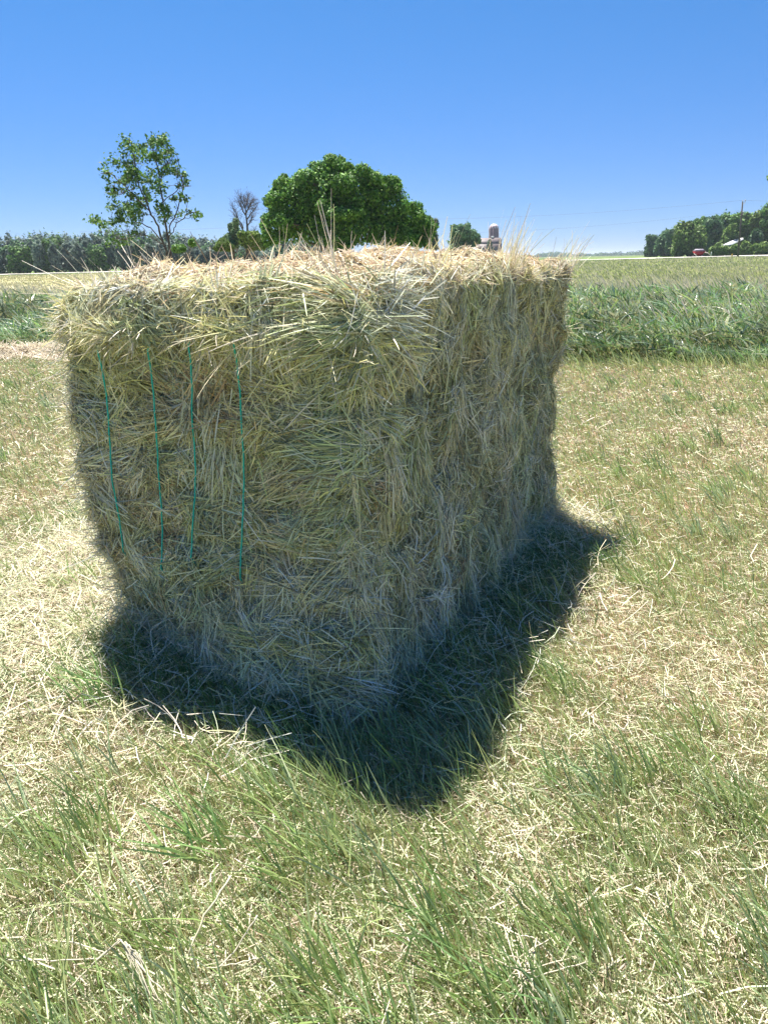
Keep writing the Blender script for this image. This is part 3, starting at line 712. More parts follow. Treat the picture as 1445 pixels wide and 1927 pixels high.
# pale seed heads standing above it
g = Geo(); n = 7500
X = rng.uniform(-1, 1, n) * 16; D = rng.uniform(1.0, 18, n); Y = band_edge(X) + D
k = (np.abs(X) < .58 * Y + 1.5); X, Y = X[k], Y[k]; n = len(X)
hh = rng.uniform(.55, .9, n); sx = -rng.uniform(.15, .45, n); z = terrain(X, Y); s = np.linspace(0, 1, 7)
C = np.stack([X[:, None] + sx[:, None] * s ** 2 * .9, Y[:, None] + .05 * s, z[:, None] + hh[:, None] * s * (1 - .12 * s)], -1)
Wd = np.array([.25, .25, .25, .3, .8, 1, .3])[None] * rng.uniform(.010, .018, n)[:, None]
cst = pick(np.array([[.26, .32, .14], [.34, .36, .2]]), n)[:, None]; chd = pick(np.array([[.62, .56, .44], [.60, .50, .42], [.50, .52, .38]]), n)[:, None]
kk = sstep(.5, .7, s)[None, :, None]
g.ribbons(C, Wd, norm(np.stack([np.cos(a := rng.random(n) * 3.1), np.sin(a), 0 * a], -1))[:, None], cst * (1 - kk) + chd * kk)
o = g.build('seed_heads', M_GRASS); tag(o, 'pale seed heads nodding above the tall grass', 'grass', kind='stuff')

# lower meadow out to the road
g = Geo(); n = 90000
Y = 17 * (146 / 17) ** (rng.random(n) ** .8); X = rng.uniform(-1, 1, n) * (.58 * Y + 3)
k = (Y > band_edge(X) + 6) & (Y < 144); X, Y = X[k], Y[k]; n = len(X)
lf = sstep(12, -12, X)[:, None] * sstep(136, 128, Y)[:, None]
ca = pick(np.array([[.30, .33, .16], [.36, .38, .20], [.24, .29, .12], [.46, .44, .31], [.50, .46, .36]]), n); tn = sstep(-.1, .35, fbm(xy3(X, Y, .07), 2, 77) + .5 * sstep(34, 20, Y))[:, None]; ca = ca * (1 - .5 * tn) + .5 * tn * np.array([.44, .40, .29]); cb = pick(np.array([[.40, .38, .2], [.5, .46, .3], [.3, .32, .14]]), n)
blades(g, X, Y, rng.uniform(.12, .30, n) * (1 - .55 * lf[:, 0]), .012 + Y * .0012 * rng.uniform(.5, 1.3, n), .3, ca * (1 - lf) + cb * lf, K=3, wk=.5, curve=.5)
o = g.build('meadow_grass', M_GRASS); tag(o, 'sunlit yellow-green meadow between the tall grass and the road', 'grass', kind='stuff')

# ------------------------------------------------------------------ trees
def lobe_leaves(g, lobes, n, size, cols, shell=.35, up=.35):
    """leaves spread through the outer part of several ellipsoid lobes (cx,cy,cz,rx,ry,rz)"""
    Lb = np.array(lobes, float); vol = (Lb[:, 3] * Lb[:, 4] * Lb[:, 5]) ** (2 / 3.); i = rng.choice(len(Lb), n, p=vol / vol.sum())
    d = norm(rng.normal(size=(n, 3))); r = 1 - shell * rng.random(n) ** 1.6
    bump = 1 + .22 * fbm(d * 3.1 + i[:, None] * 7.7, 2, 151) + .22 * fbm(d * 9 + i[:, None] * 3.3, 2, 157)
    r = r * (1 + rng.normal(0, .07, n))
    bump = bump * np.where(rng.random(n) < .04, rng.uniform(1, 1.18, n), 1)
    P = Lb[i, :3] + d * Lb[i, 3:6] * (r * bump)[:, None]
    nn = norm(d + rng.normal(0, .75, (n, 3)) + np.array([0, 0, up]))
    cl = 1 + .3 * fbm(P * (1.2 / max(size * 6, .2)), 2, 163)[:, None]
    g.leaves(P, nn, size * rng.uniform(.6, 1.3, n), cols[rng.integers(0, len(cols), n)] * rng.uniform(.75, 1.25, (n, 1)) * cl)

def branchy(g, p0, p1, r0, col, k=5, wig=.06):
    p0 = np.array(p0, float); p1 = np.array(p1, float); n = 7; s = np.linspace(0, 1, n)[:, None]
    P = p0 + (p1 - p0) * s + rng.normal(0, wig, (n, 3)) * np.sin(np.pi * s) * np.linalg.norm(p1 - p0) * .3
    g.tube(P, np.linspace(r0, r0 * .35, n), col, k)

LEAFG = np.array([[.08, .19, .035], [.11, .24, .045], [.16, .30, .06], [.06, .15, .04], [.20, .34, .07]])
DARKG = np.array([[.07, .15, .06], [.10, .19, .075], [.12, .22, .10], [.07, .15, .08]])
GREYG = np.array([[.13, .19, .14], [.17, .23, .18], [.10, .16, .13], [.20, .26, .20]])
YELG = np.array([[.21, .32, .07], [.17, .28, .06], [.27, .37, .10], [.14, .24, .055]])
BARK = (.13, .105, .085)

# --- thin two-stemmed tree on the left
def thin_tree():
    Y0 = 33.0; A = lambda u, v, dy=0: at(u, v, Y0 + dy)
    base = at(318, 505, Y0); base[2] = float(terrain(base[0], Y0))
    t = empty('tree', tuple(base)); tag(t, 'slender open-crowned tree with two stems behind the left top of the bale', 'tree')
    gt = Geo(); stems = []
    def path(pts, r0):
        P = np.array([A(*p) for p in pts]) - base
        s = np.linspace(0, 1, 4 * len(P)); q = np.stack([np.interp(s, np.linspace(0, 1, len(P)), P[:, k]) for k in range(3)], -1)
        q[1:-1] += rng.normal(0, .02, q[1:-1].shape)
        gt.tube(q, np.linspace(r0 * .68, .012, len(q)), BARK, 6); stems.append(q)
    path([(320, 508), (322, 480), (313, 430), (308, 380), (292, 300, .2), (285, 256, .2)], .10)
    path([(319, 508), (312, 470), (300, 435), (285, 400, -.2), (262, 350, -.4), (250, 290, -.4), (245, 262, -.4)], .085)
    path([(317, 450), (320, 430), (338, 390, .3), (345, 350, .5), (333, 290, .5)], .05)
    path([(318, 450), (330, 425), (350, 405, -.5), (372, 398, -.8)], .035)
    path([(308, 460), (285, 430), (268, 420, .5), (235, 418, .8), (200, 416, .8), (174, 422, .8)], .04)
    path([(285, 400, -.2), (240, 355, -.8), (205, 325, -1), (190, 326, -1)], .035)
    path([(262, 350), (225, 365, .6), (198, 362, 1)], .028)
    path([(308, 380), (340, 352, -.6), (360, 350, -1)], .03)
    path([(300, 340), (320, 310, .6), (325, 280, .8)], .025)
    path([(258, 330), (225, 300, .5), (212, 305, .6)], .025)
    path([(308, 460), (290, 450), (262, 440, .3), (222, 455, .4)], .03)
    zones = [(285, 275, 38, 22, 16), (255, 300, 45, 28, 20), (310, 310, 32, 28, 15), (222, 320, 34, 26, 14), (270, 345, 45, 28, 22),
             (335, 330, 14, 22, 4), (350, 350, 14, 12, 5), (215, 362, 22, 14, 7), (240, 385, 32, 20, 13), (290, 385, 30, 20, 9), (335, 390, 28, 22, 12),
             (245, 410, 34, 16, 12), (360, 402, 14, 8, 5), (195, 418, 24, 7, 8), (232, 445, 24, 14, 6), (300, 265, 16, 12, 5), (242, 268, 16, 9, 5), (316, 410, 16, 10, 3), (205, 455, 10, 8, 1), (250,425,14,12,4)]
    gc = Geo(); allst = np.concatenate(stems)
    for (u, v, ru, rv, k) in zones:
        for _ in range(max(2, int(k * .78))):
            a = rng.random() * 6.28; r = rng.random() ** .5
            c = A(u + math.cos(a) * r * ru, v + math.sin(a) * r * rv, rng.normal(0, .7)) - base
            j = np.argmin(np.linalg.norm(allst - c + np.array([0, 0, .4]), axis=1))
            branchy(gt, allst[j], c, .012, BARK, 4, .3)
            m = int(rng.integers(26, 52)); R_ = rng.uniform(.13, .27)
            P = c + rng.normal(0, 1, (m, 3)) * R_ * np.array([.62, .62, .45])
            gc.leaves(P, norm(rng.normal(0, .8, (m, 3)) + np.array([0, 0, .6])), rng.uniform(.05, .095, m), LEAFG[rng.integers(0, 5, m)] * rng.uniform(.55, 1.05, (m, 1)), .55)
    gt.build('trunk', M_BARK, t, smooth=True); gc.build('crown', M_LEAF, t)
thin_tree()

def crown_tree(name, label, cat, Y0, base_uv, lobes_px, n, size, cols, group=None, depth=.9, trunk=.18, shell=.45, limbs=14):
    """lobes_px: (u, v, ru, rv[, dy]) ellipses as seen in the photo, built as real ellipsoids at distance Y0"""
    base = at(base_uv[0], base_uv[1], Y0); base[2] = float(terrain(base[0], Y0)) - .02
    t = empty(name, tuple(base)); tag(t, label, cat, group)
    sc = Y0 * math.cos(PITCH) / F_PX; L = []
    for lb in lobes_px:
        u, v, ru, rv = lb[:4]; dy = lb[4] if len(lb) > 4 else 0.0
        c = at(u, v, Y0 + dy) - base; rx = ru * sc; rz = rv * sc * .93
        L.append((*c, rx, (rx + rz) / 2 * depth, rz))
    gc = Geo(); lobe_leaves(gc, L, n, size, cols, shell); gt = Geo()
    top = max(l[2] for l in L); cx = np.mean([l[0] for l in L]); 
    top *= .78; P = np.array([[0, 0, -.05], [cx * .3, 0, top * .35], [cx * .7, 0, top * .7], [cx, 0, top]])
    s = np.linspace(0, 1, 10); q = np.stack([np.interp(s, np.linspace(0, 1, 4), P[:, k]) for k in range(3)], -1)
    gt.tube(q, np.linspace(trunk, trunk * .25, 10), BARK, 7)
    for i in range(limbs):
        l = L[i % len(L)]; d = norm(rng.normal(size=3)); c = np.array(l[:3]) + d * np.array(l[3:]) * .5
        branchy(gt, q[int(rng.integers(2, 8))], c, trunk * .3, BARK, 5, .15)
    gt.build('trunk', M_BARK, t, smooth=True); gc.build('crown', M_LEAF, t)
    return t

def sublobes(main, k, f=.42):
    """break each big ellipse into smaller clumps round its rim for an uneven outline"""
    out = []
    for (u, v, ru, rv) in main:
        out.append((u, v, ru * .74, rv * .74, 0))
        for i in range(k):
            a = rng.random() * 6.283; q = rng.uniform(.45, .82); s_ = rng.uniform(.7, 1.2) * f
            out.append((u + math.cos(a) * ru * q, v + math.sin(a) * rv * q, ru * s_, rv * s_, rng.normal(0, 1.0)))
    return out
big = [(610, 378, 88, 76), (560, 390, 66, 66), (665, 370, 74, 66), (640, 430, 135, 45), (520, 425, 34, 45), (730, 385, 48, 56), (768, 415, 44, 46), (796, 438, 30, 32), (625, 325, 50, 36), (700, 350, 32, 34), (745, 440, 70, 34), (735, 350, 24, 26), (535, 350, 24, 24)]
crown_tree('tree', 'wide dense bushy green tree rising behind the middle of the bale', 'tree', 35, (640, 500), sublobes(big, 15, .22), 120000, .062, np.concatenate([LEAFG, LEAFG * 1.25]), trunk=.28, limbs=30, shell=.4)
crown_tree('tree', 'small pale willow-like tree just right of the distant left wood', 'tree', 60, (440, 500), sublobes([(441, 428, 12, 16), (437, 450, 20, 18)], 5), 5000, .10, GREYG * [1.2, 1.3, .9], trunk=.09)
crown_tree('bush', 'rounded light olive bush at the foot of the bare tree', 'bush', 58, (470, 500), sublobes([(470, 452, 24, 20), (492, 458, 14, 16), (420, 462, 18, 14)], 5), 7000, .11, YELG * .75, trunk=.06)
crown_tree('bush', 'small dark green sapling top between the slender tree and the bare tree', 'bush', 40, (361, 500), sublobes([(362, 458, 9, 9), (335, 468, 13, 10)], 4), 1800, .08, LEAFG, trunk=.03)
crown_tree('tree', 'grey-green round tree left of the barn and silo', 'tree', 110, (872, 500), sublobes([(870, 440, 24, 22), (885, 448, 20, 22), (860, 455, 20, 20), (872, 470, 30, 14)], 9, .26), 7000, .2, GREYG * [.9, 1.15, .75], trunk=.22)
crown_tree('tree', 'blue-grey tree showing past the right flank of the wide bushy tree', 'tree', 70, (812, 500), sublobes([(808, 425, 14, 22), (815, 450, 12, 22)], 5), 3600, .13, GREYG * .8, trunk=.12)
crown_tree('bush', 'narrow dark evergreen in front of the barn wall', 'bush', 300, (921, 492), [(921, 455, 3, 5), (921, 462, 4.4, 7), (921, 472, 5.2, 8)], 1500, .35, DARKG, trunk=.12, limbs=3)
crown_tree('tree', 'bright green leafy tree cut off by the right edge above the wood', 'tree', 42, (1520, 500), sublobes([(1500, 345, 50, 34), (1520, 400, 46, 50), (1475, 358, 30, 13)], 6), 16000, .10, YELG * 1.1, trunk=.2)

# --- bare dead tree
def bare_tree():
    Y0 = 62.0; base = at(466, 500, Y0); base[2] = float(terrain(base[0], Y0))
    t = empty('tree', tuple(base)); tag(t, 'leafless grey dead tree left of the wide bushy tree', 'tree')
    A = lambda u, v, dy=0: at(u, v, Y0 + dy) - base
    gt = Geo(); gb = Geo(); C_ = (.12, .11, .12)
    P = np.array([A(466, 500), A(467, 460), A(466, 430), A(463, 400), A(460, 372)]); s = np.linspace(0, 1, 12)
    q = np.stack([np.interp(s, np.linspace(0, 1, 5), P[:, k]) for k in range(3)], -1); gt.tube(q, np.linspace(.16, .02, 12), C_, 6)
    tips = [(437, 387, (458, 430)), (484, 388, (466, 412)), (450, 382, (462, 405)), (476, 375, (464, 400)), (468, 368, (462, 390)), (480, 440, (467, 450)),
            (453, 372, (461, 392)), (444, 410, (460, 436)), (478, 405, (466, 425)), (472, 385, (463, 402))]
    for (u, v, (bu, bv)) in tips:
        a = A(bu, bv); b = A(u, v, rng.normal(0, .8)); branchy(gt, a, b, .06, C_, 5, .12)
        for _ in range(26):
            f = rng.uniform(.3, 1); p = a + (b - a) * f; e = p + norm(rng.normal(0, 1, 3) + [0, 0, .9] + norm(b - a) * .5) * rng.uniform(.3, 1.0)
            branchy(gb, p, e, .014, C_, 3, .25)
            for _2 in range(2):
                p2 = p + (e - p) * rng.uniform(.3, .9); branchy(gb, p2, p2 + norm(rng.normal(0, 1, 3) + [0, 0, .6]) * rng.uniform(.15, .45), .009, C_, 3, .2)
    gt.build('trunk', M_BARK, t, smooth=True); gb.build('twigs', M_BARK, t)
bare_tree()

# --- right-hand wood: individual trees sloping up to the right
RW = [(1216, 484, [(1217, 476, 6, 9)], 240, DARKG, 'small blue-green tree at the far left tip of the right-hand wood'),
      (1232, 484, [(1230, 462, 15, 22)], 235, DARKG, 'dark rounded tree at the low left end of the right-hand wood'),
      (1252, 484, [(1252, 455, 16, 25), (1246, 470, 14, 14)], 225, DARKG * 1.1, 'second dark tree from the left end of the right-hand wood'),
      (1272, 484, [(1270, 450, 17, 28)], 222, DARKG, 'tall dark tree half hidden behind the large round light green tree'),
      (1296, 486, [(1295, 450, 28, 34), (1290, 466, 30, 20), (1310, 462, 18, 22)], 178, YELG * .72, 'large round light green tree behind the red wagon'),
      (1318, 484, [(1316, 440, 18, 30), (1322, 460, 18, 24)], 200, LEAFG * .9, 'deep green tree between the large round tree and the barn roof'),
      (1340, 484, [(1340, 435, 20, 30), (1336, 460, 14, 24)], 196, DARKG * 1.2, 'darker ragged-topped tree left of the tilted barn roof'),
      (1362, 484, [(1362, 426, 20, 30), (1360, 450, 18, 25)], 200, LEAFG * 1.0, 'mid green tree whose top stands just left of the utility pole'),
      (1374, 484, [(1374, 445, 14, 22), (1362, 466, 14, 16)], 186, YELG * .85, 'yellow-green tree directly behind the barn roof'),
      (1402, 484, [(1400, 425, 22, 28), (1402, 450, 20, 28)], 190, LEAFG * .95, 'full green tree just right of the utility pole'),
      (1430, 484, [(1430, 418, 22, 30), (1425, 448, 20, 26)], 188, YELG * .7, 'tall olive green tree near the right edge of the photo'),
      (1456, 484, [(1456, 412, 24, 30), (1458, 448, 24, 28)], 186, LEAFG, 'tall green tree on the right edge behind the bushes'),
      (1425, 484, [(1422, 452, 12, 20), (1424, 466, 12, 14)], 180, DARKG * .75, 'very dark evergreen above the roadside bushes')]
for (u, v, lob, Y0, cols, lab) in RW:
    lob = [(a, b - 1, c * 1.18, d_ * 1.06) for a, b, c, d_ in lob] + [(u + rng.normal(0, 3), 474, 12 if lob[0][2] > 10 else 4, 12)]
    crown_tree('tree', lab, 'tree', Y0, (u, v), sublobes(lob, 11, .3), 7500 if lob[0][3] > 12 else 1500, .36, np.asarray(cols), 'trees of the wood beyond the road on the right', trunk=.3, limbs=6)
BU = [(1345, 474, 13, 11, 'leftmost of the light green bushes left of the barn'), (1364, 473, 13, 12, 'light green bush under the left end of the barn roof'),
      (1382, 474, 11, 11, 'light green bush under the middle of the barn roof'), (1404, 470, 13, 14, 'rounded light green bush just right of the utility pole'),
      (1432, 470, 14, 14, 'round light green bush beside the gravel drive at the right edge'), (1458, 472, 12, 12, 'light green bush cut off by the right edge')]
for (u, v, a, b, lab) in BU:
    crown_tree('bush', lab, 'bush', 166, (u, 484), sublobes([(u, v, a, b)], 6, .45), 2600, .34, YELG * .95, 'light green bushes beside the barn', trunk=.12, limbs=5)

# --- far wood on the left: one mass
def far_wood():
    g = Geo(); gt = Geo()
    tops = [(-80, 446), (0, 446), (25, 440), (40, 445), (60, 436), (80, 437), (125, 435), (150, 438), (180, 434), (230, 432), (300, 436), (340, 440), (420, 447), (520, 452), (640, 456)]
    tu = np.array([t[0] for t in tops]); tv = np.array([t[1] for t in tops])
    for row in range(4):
        Yr = 162 + row * 11; uu = -90 + rng.random() * 10
        while uu < 620:
            vt = np.interp(uu, tu, tv) + (3 - row) * 7.5 + rng.normal(0, 4) + (2 if row == 3 else 0)
            Y0 = Yr + rng.normal(0, 3); top = at(uu, vt, Y0); b = np.array([top[0], Y0, float(terrain(top[0], Y0))]); h = top[2] - b[2]
            rx = rng.uniform(.8, 1.7)
            L = [(*(b + [0, 0, h * .55]), rx, rx, h * .45)]
            for _ in range(7):
                z = rng.uniform(.18, .92); rr = rx * (1.05 - .6 * abs(z - .5))
                a = rng.random() * 6.28; s_ = rng.uniform(.45, .8) * rx * (1.15 - z * .6)
                L.append((*(b + [math.cos(a) * rr * .8, math.sin(a) * rr * .8, h * z]), s_, s_, s_ * 1.1))
            pal = [GREYG * .95, GREYG * .75, DARKG * 1.2, DARKG, LEAFG * .8, GREYG * 1.15][rng.choice(6, p=[.27, .2, .18, .12, .13, .1])]
            lobe_leaves(g, L, 1500 if row < 3 else 1100, .30, pal, shell=.5)
            g.tube([b - [0, 0, .1], b + [0, 0, h * .8]], [.16, .04], BARK, 5)
            uu += rng.uniform(9, 17)
    o = g.build('far_wood', M_LEAF); tag(o, 'long distant wood of blue-grey trees along the left horizon', 'wood', kind='stuff')
far_wood()

def distant_line():
    g = Geo(); u = 560
    while u < 1300:
        Y0 = rng.uniform(1300, 1500); k = .4 + .9 * max(0, float(vnoise(np.array([u * .035, 5.0, 0]), 5)) + .35)
        hz = 490 - (u - 722) * .0175
        top = at(u, hz - 3.5 - 5.5 * k * rng.random(), Y0); z0 = float(terrain(top[0], Y0)); h = max(2.0, top[2] - z0); rx = rng.uniform(5, 12)
        L = [(top[0] + rng.normal(0, 4), Y0 + rng.normal(0, 5), z0 + h * .45, rx * rng.uniform(.5, 1), rx, h * .55) for _ in range(3)]
        lobe_leaves(g, L, 260, 1.3, DARKG * 1.1, shell=.5); u += rng.uniform(3.5, 8)
    o = g.build('distant_treeline', M_LEAF); tag(o, 'thin line of trees on the far horizon between the bale and the right-hand wood', 'trees', kind='stuff')
distant_line()

# ------------------------------------------------------------------ farmstead
def barn_and_silo():
    Y0 = 350.0; L_ = at(896, 448, Y0); R_ = at(941, 448, Y0); z0 = float(terrain(R_[0], Y0)); sc = Y0 * math.cos(PITCH) / F_PX
    zr = R_[2]; zk = at(0, 459 - (722) * 0 + 0, Y0)[2]
    zk = zr - 10 * sc * 1.05; ze = zr - 25 * sc * 1.05; wl = -14.0; d = 4.6
    b = empty('barn', (R_[0], Y0, z0), math.radians(-14)); tag(b, 'gambrel-roofed farm barn with dark red gable below the silo', 'barn')
    h = zr - z0; hk = zk - z0; he = ze - z0
    prof = np.array([[0, -d, 0], [0, -d, he], [0, -d * .78, hk], [0, 0, h], [0, d * .78, hk], [0, d, he], [0, d, 0]])
    g = Geo(); g.prism(prof + [-.05, 0, 0], (wl, 0, 0), (.22, .045, .045)); g.build('wall', M_PAINT, b)
    g = Geo()
    for a, c in ((1, 2), (2, 3), (3, 4), (4, 5)):
        p, q = prof[a].copy(), prof[c].copy(); t = norm(q - p); nn = np.array([0, -t[2], t[1]]); nn = nn if nn[2] > 0 else -nn
        V = [p + [.4, 0, 0], q + [.4, 0, 0], q + nn * .18 + [.4, 0, 0], p + nn * .18 + [.4, 0, 0]]
        g.prism(np.array(V) + nn * .02, (wl - .8, 0, 0), (.15, .115, .11))
    g.build('roof', M_PAINT, b)
    g = Geo(); g.box((-4, -.4, h + .1), (-2.9, .4, h + .9), (.7, .68, .66)); g.build('cupola', M_PAINT, b)
    g = Geo(); g.box((-.06, -1.6, 0), (.06, 1.6, 3.2), (.75, .72, .70)); g.build('door', M_PAINT, b)
    g = Geo()
    for y in (-2.6, 2.6):
        g = Geo(); g.box((-.06, y - .5, 3.6), (.05, y + .5, 4.6), (.7, .7, .7)); g.build('window', M_PAINT, b)
    # silo
    c = at(928.5, 448, Y0 + 12); r = 8.6 * sc * 1.03; top = at(928, 430, Y0 + 12)[2]; z0 = float(terrain(c[0], Y0 + 12))
    s = empty('silo', (c[0], Y0 + 12, z0)); tag(s, 'tall dark purple-brown ribbed silo with a pale dome behind the barn', 'silo')
    g = Geo(); H = top - z0; k = 40; th = np.arange(k) * 2 * np.pi / k; rr = r * (1 + .02 * (np.arange(k) % 4 == 0))
    ring = np.stack([np.cos(th) * rr, np.sin(th) * rr, 0 * th], -1); zs = np.linspace(0, H, 14)
    V = np.concatenate([ring + [0, 0, z] for z in zs]); F = [[i * k + j, i * k + (j + 1) % k, (i + 1) * k + (j + 1) % k, (i + 1) * k + j] for i in range(13) for j in range(k)]
    g.add(V, F, col=(.16, .10, .13)); g.build('wall', M_PAINT, s)
    g = Geo()
    for j in range(0, k, 4):
        a = th[j]; g.tube([[math.cos(a) * r * 1.03, math.sin(a) * r * 1.03, 0], [math.cos(a) * r * 1.03, math.sin(a) * r * 1.03, H]], .12, (.19, .13, .16), 4)
    g.build('rib', M_PAINT, s)
    g = Geo(); m = 8; V = []; C = []
    for i in range(m + 1):
        f = i / m * np.pi / 2
        for j in range(k):
            V.append([math.cos(th[j]) * r * 1.03 * math.cos(f), math.sin(th[j]) * r * 1.03 * math.cos(f), H + math.sin(f) * r * .95])
            C.append((.72, .6, .6) if (j // 2) % 2 or i > 3 else (.42, .25, .26))
    F = [[i * k + j, i * k + (j + 1) % k, (i + 1) * k + (j + 1) % k, (i + 1) * k + j] for i in range(m) for j in range(k)]
    g.add(V, F, col=np.array(C)); g.build('dome', M_METAL, s, smooth=True)
barn_and_silo()

def right_barn():
    Y0 = 176.0; a = at(1356, 463, Y0); b2 = at(1397, 453, Y0 + 8); t1 = at(1377, 451, Y0 + 6)
    z0 = float(terrain(a[0], Y0)); b = empty('shed', (a[0], Y0, z0)); tag(b, 'shed with a tilted white metal roof among the bushes by the utility pole', 'shed')
    P = [at(1356, 464, Y0), at(1377, 461.5, Y0 + 1), at(1398, 452, Y0 + 9), at(1397, 449, Y0 + 11), at(1384, 451, Y0 + 9)]
    base = np.array([a[0], Y0, z0]); P = [p - base for p in P]
    g = Geo(); g.prism(np.array(P) + [0, 0, .05], (0, 0, .16), (.68, .68, .68)); g.build('roof', M_METAL, b)
    g = Geo(); Q = [np.array([p[0] * .9 + 2 * .1, p[1], 0]) for p in P]
    for i in range(len(P)):
        j = (i + 1) % len(P); V = [Q[i], Q[j], [Q[j][0], Q[j][1], P[j][2] - .02], [Q[i][0], Q[i][1], P[i][2] - .02]]
        g.add(V, [[0, 1, 2, 3]], col=(.22, .2, .19))
    g.build('wall', M_PAINT, b)
right_barn()

def wagon():
    Y0 = 157.5; c = at(1313, 486, Y0); z0 = float(terrain(c[0], Y0)); sc = Y0 * math.cos(PITCH) / F_PX
    t = empty('grain_wagon', (c[0], Y0, z0)); tag(t, 'red hopper wagon with pale struts parked beyond the road', 'wagon')
    RED = (.36, .015, .03); PALE = (.72, .6, .56)
    top = 1.95; 
    def hopper(z0, z1, a, b, ay, by, col, name):
        g = Geo(); V = [[sx * (a if k == 0 else b), sy * (ay if k == 0 else by), (z0, z1)[k]] for k in (0, 1) for sx, sy in ((-1, -1), (1, -1), (1, 1), (-1, 1))]
        g.add(V, [[0, 1, 2, 3], [4, 7, 6, 5], [0, 4, 5, 1], [1, 5, 6, 2], [2, 6, 7, 3], [3, 7, 4, 0]], col=col); g.build(name, M_PAINT, t)
    hopper(.62, 1.45, .35, .95, .5, .9, RED, 'hopper'); hopper(1.452, 1.62, .97, .97, .92, .92, (.15, .05, .07), 'hopper_rim'); hopper(1.622, top, .9, .62, .86, .4, (.30, .27, .32), 'tarp')
    g = Geo(); g.box((-1.0, -.45, .50), (1.0, -.37, .60), (.4, .3, .3)); g.box((-1.0, .37, .50), (1.0, .45, .60), (.4, .3, .3)); g.box((-.8, -.369, .5), (-.7, .369, .6), (.4, .3, .3)); g.box((.7, -.369, .5), (.8, .369, .6), (.4, .3, .3)); g.build('frame', M_PAINT, t)
    for a, b_ in (((-1.35, -1.0, 1.05), (-.2, -1.0, .25)), ((.2, -1.0, .75), (.75, -1.0, .3))):
        g = Geo(); g.tube([a, b_], .07, PALE, 5); g.build('strut', M_PAINT, t)
    g = Geo(); g.tube([(.9, -.3, 1.3), (1.6, -.5, 1.15), (2.2, -.6, .7)], .09, PALE, 6); g.build('spout', M_PAINT, t)
    g = Geo(); g.tube([(1.0, 0, .5), (2.6, 0, .35)], .05, (.4, .3, .3), 5); g.build('drawbar', M_PAINT, t)
    for x in (-.65, .65):
        for y in (-.62, .62):
            g = Geo(); g.tube([(x, y - .12, .38), (x, y - .1, .38), (x, y + .1, .38), (x, y + .12, .38)], [.3, .38, .38, .3], (.03, .03, .03), 18); w_ = g.build('wheel', M_PAINT, t)
            g = Geo(); g.tube([(x, y - .14, .38), (x, y + .14, .38)], .18, (.6, .55, .5), 12); g.build('rim', M_METAL, w_)
wagon()

def posts():
    for (u, v0, v1, Y0, r, col, lab) in ((1338, 474, 486, 156, .09, (.7, .7, .68), 'white post beside the road right of the red wagon'),
                                         (1377, 478, 486, 145, .10, (.75, .42, .06), 'short orange marker post left of the utility pole'),
                                         (1363, 480, 486, 156, .07, (.7, .7, .68), 'low white post between the red wagon and the orange marker')):
        t0 = at(u, v0, Y0); z0 = float(terrain(t0[0], Y0)); g = Geo(); h = t0[2] - z0
        g.tube([(0, 0, -.1), (0, 0, h * .93), (0, 0, h)], [r, r, r * .5], col, 8); o = g.build('marker_post', M_PAINT); o.location = (t0[0], Y0, z0); tag(o, lab, 'post')
posts()

def power():
    Y0 = 145.5; top = at(1396.5, 380, Y0); bot = at(1387, 487, Y0); bot[2] = float(terrain(bot[0], Y0))
    t = empty('utility_pole', tuple(bot)); tag(t, 'tall dark wooden utility pole leaning slightly beside the road', 'utility pole')
    g = Geo(); P = np.array([bot - bot - [0, 0, .3], top - bot]); g.tube([P[0], P[0] * .5 + P[1] * .5, P[1]], [.19, .16, .12], (.10, .09, .08), 9); g.build('pole', M_BARK, t)
    tp = top - bot; g = Geo(); g.tube([tp + [-.02, 0, -.35], tp + [.2, 0, -.35], tp + [.42, 0, -.1], tp + [.45, 0, .12]], .05, (.3, .3, .32), 6); g.build('bracket', M_METAL, t)
    for dx, dz in ((0, .0), (.45, .1)):
        g = Geo(); g.tube([tp + [dx, 0, dz], tp + [dx, 0, dz + .1], tp + [dx, 0, dz + .3]], [.05, .1, .05], (.45, .42, .45), 8); g.build('insulator', M_PAINT, t)
    g = Geo(); g.tube([tp + [.3, 0, -2.2], tp + [.34, 0, -1.6]], .11, (.35, .36, .38), 8); g.build('fuse_box', M_METAL, t)
    # wires in two strands; the next pole stands behind the wide bushy tree
    nxt = at(640, 415, 150); z0 = float(terrain(nxt[0], 150)); t2 = empty('utility_pole', (nxt[0], 150, z0))
    tag(t2, 'utility pole hidden behind the wide bushy tree', 'utility pole'); g = Geo(); H2 = nxt[2] - z0
    g.tube([(0, 0, -.3), (0, 0, H2)], [.18, .12], (.10, .09, .08), 8); g.build('pole', M_BARK, t2)
    def wire(a, b, sag, r, lab):
        s = np.linspace(0, 1, 40)[:, None]; q = a + (b - a) * s; q[:, 2] -= (4 * sag * s * (1 - s))[:, 0]
        g = Geo(); g.tube(q, r, (.16, .17, .2), 4); tag(g.build('power_wire', M_METAL), lab, 'wire')
    wire(top + [0, 0, .3], nxt + [0, 0, .2], 1.0, .014, 'upper power wire running left from the pole top')
    wire(top + [.1, 0, -1.4], nxt + [0, 0, -2.2], 1.4, .010, 'lower thin power wire running left from the pole')
    wire(nxt + [0, 0, -.1], at(150, 436, 165), .4, .014, 'power wire showing between the slender tree and the bare tree')
    wire(top + [.1, 0, .3], top + [60, 10, .9], .8, .014, 'power wire running right out of the photo from the pole')
power()

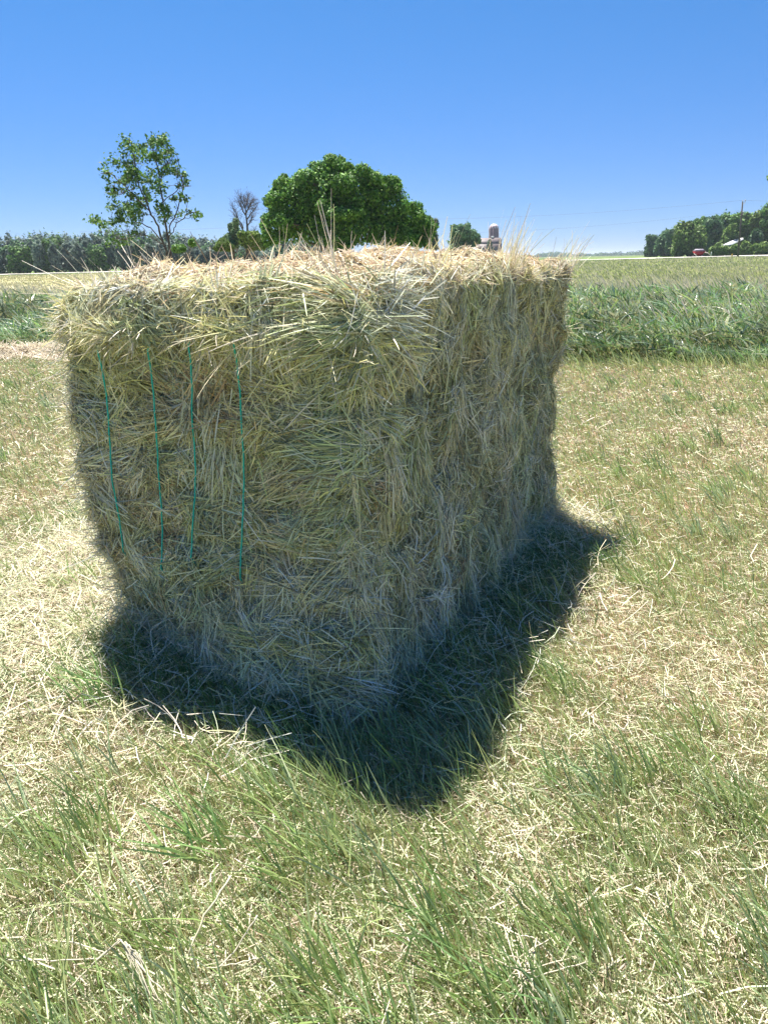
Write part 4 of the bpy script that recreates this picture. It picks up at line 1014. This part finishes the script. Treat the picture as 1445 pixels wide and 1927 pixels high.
# broad-leaved weeds in the tall grass
def weed(u, v, s_, lab):
    d = fwd + cright * (u - 722.5) / F_PX - cup * (v - 963.5) / F_PX; t_ = (.12 - CAM_H) / d[2]; P0 = np.array([0, 0, CAM_H]) + d * t_
    z0 = float(terrain(P0[0], P0[1])); g = Geo(); n = 26
    az = rng.random(n) * 6.28; s_ *= .62; r = rng.uniform(.05, .2, n) * s_; P = np.stack([np.cos(az) * r, np.sin(az) * r, rng.uniform(.08, .42, n) * s_], -1)
    nn = norm(np.stack([np.cos(az) * .5, np.sin(az) * .5 - .3, np.full(n, .8)], -1))
    g.leaves(P, nn, rng.uniform(.05, .09, n) * s_, np.tile([[.15, .25, .04]], (n, 1)) * rng.uniform(.7, 1.2, (n, 1)), .7)
    for p in P: g.tube([(0, 0, 0), p * .6 + [0, 0, .02], p], [.006, .005, .003], (.14, .2, .05), 4)
    o = g.build('weed', M_LEAF); o.location = (P0[0], P0[1], z0); tag(o, lab, 'weed', 'broad-leaved weeds in the tall grass')
weed(1393, 625, 1.0, 'bright yellow-green leafy weed in the dark gap of the tall grass at right')
weed(1170, 668, .9, 'low broad-leaved weed at the front edge of the tall grass nearest the bale')
weed(1300, 575, 1.3, 'yellow-green weed in the middle of the tall grass on the right')
weed(1120, 580, 1.4, 'leafy weed in the tall grass close to the right flank of the bale')
weed(1262, 668, .8, 'small rosette weed at the front edge of the tall grass below the middle weed')

# ------------------------------------------------------------------ thin summer haze
def haze():
    g = Geo(); g.box((-9600, -9600, -4.0), (9600, 9600, 34.0), (1, 1, 1)); m = bpy.data.materials.new('haze'); m.use_nodes = True
    n = m.node_tree.nodes; n.clear(); o_ = n.new('ShaderNodeOutputMaterial'); p = n.new('ShaderNodeVolumePrincipled')
    p.inputs['Color'].default_value = (.80, .88, 1.0, 1); p.inputs['Density'].default_value = HAZE; p.inputs['Anisotropy'].default_value = 0.3
    m.node_tree.links.new(p.outputs[0], o_.inputs['Volume']); o = g.build('haze', m); tag(o, kind='stuff')
HAZE = 0.00022
haze()
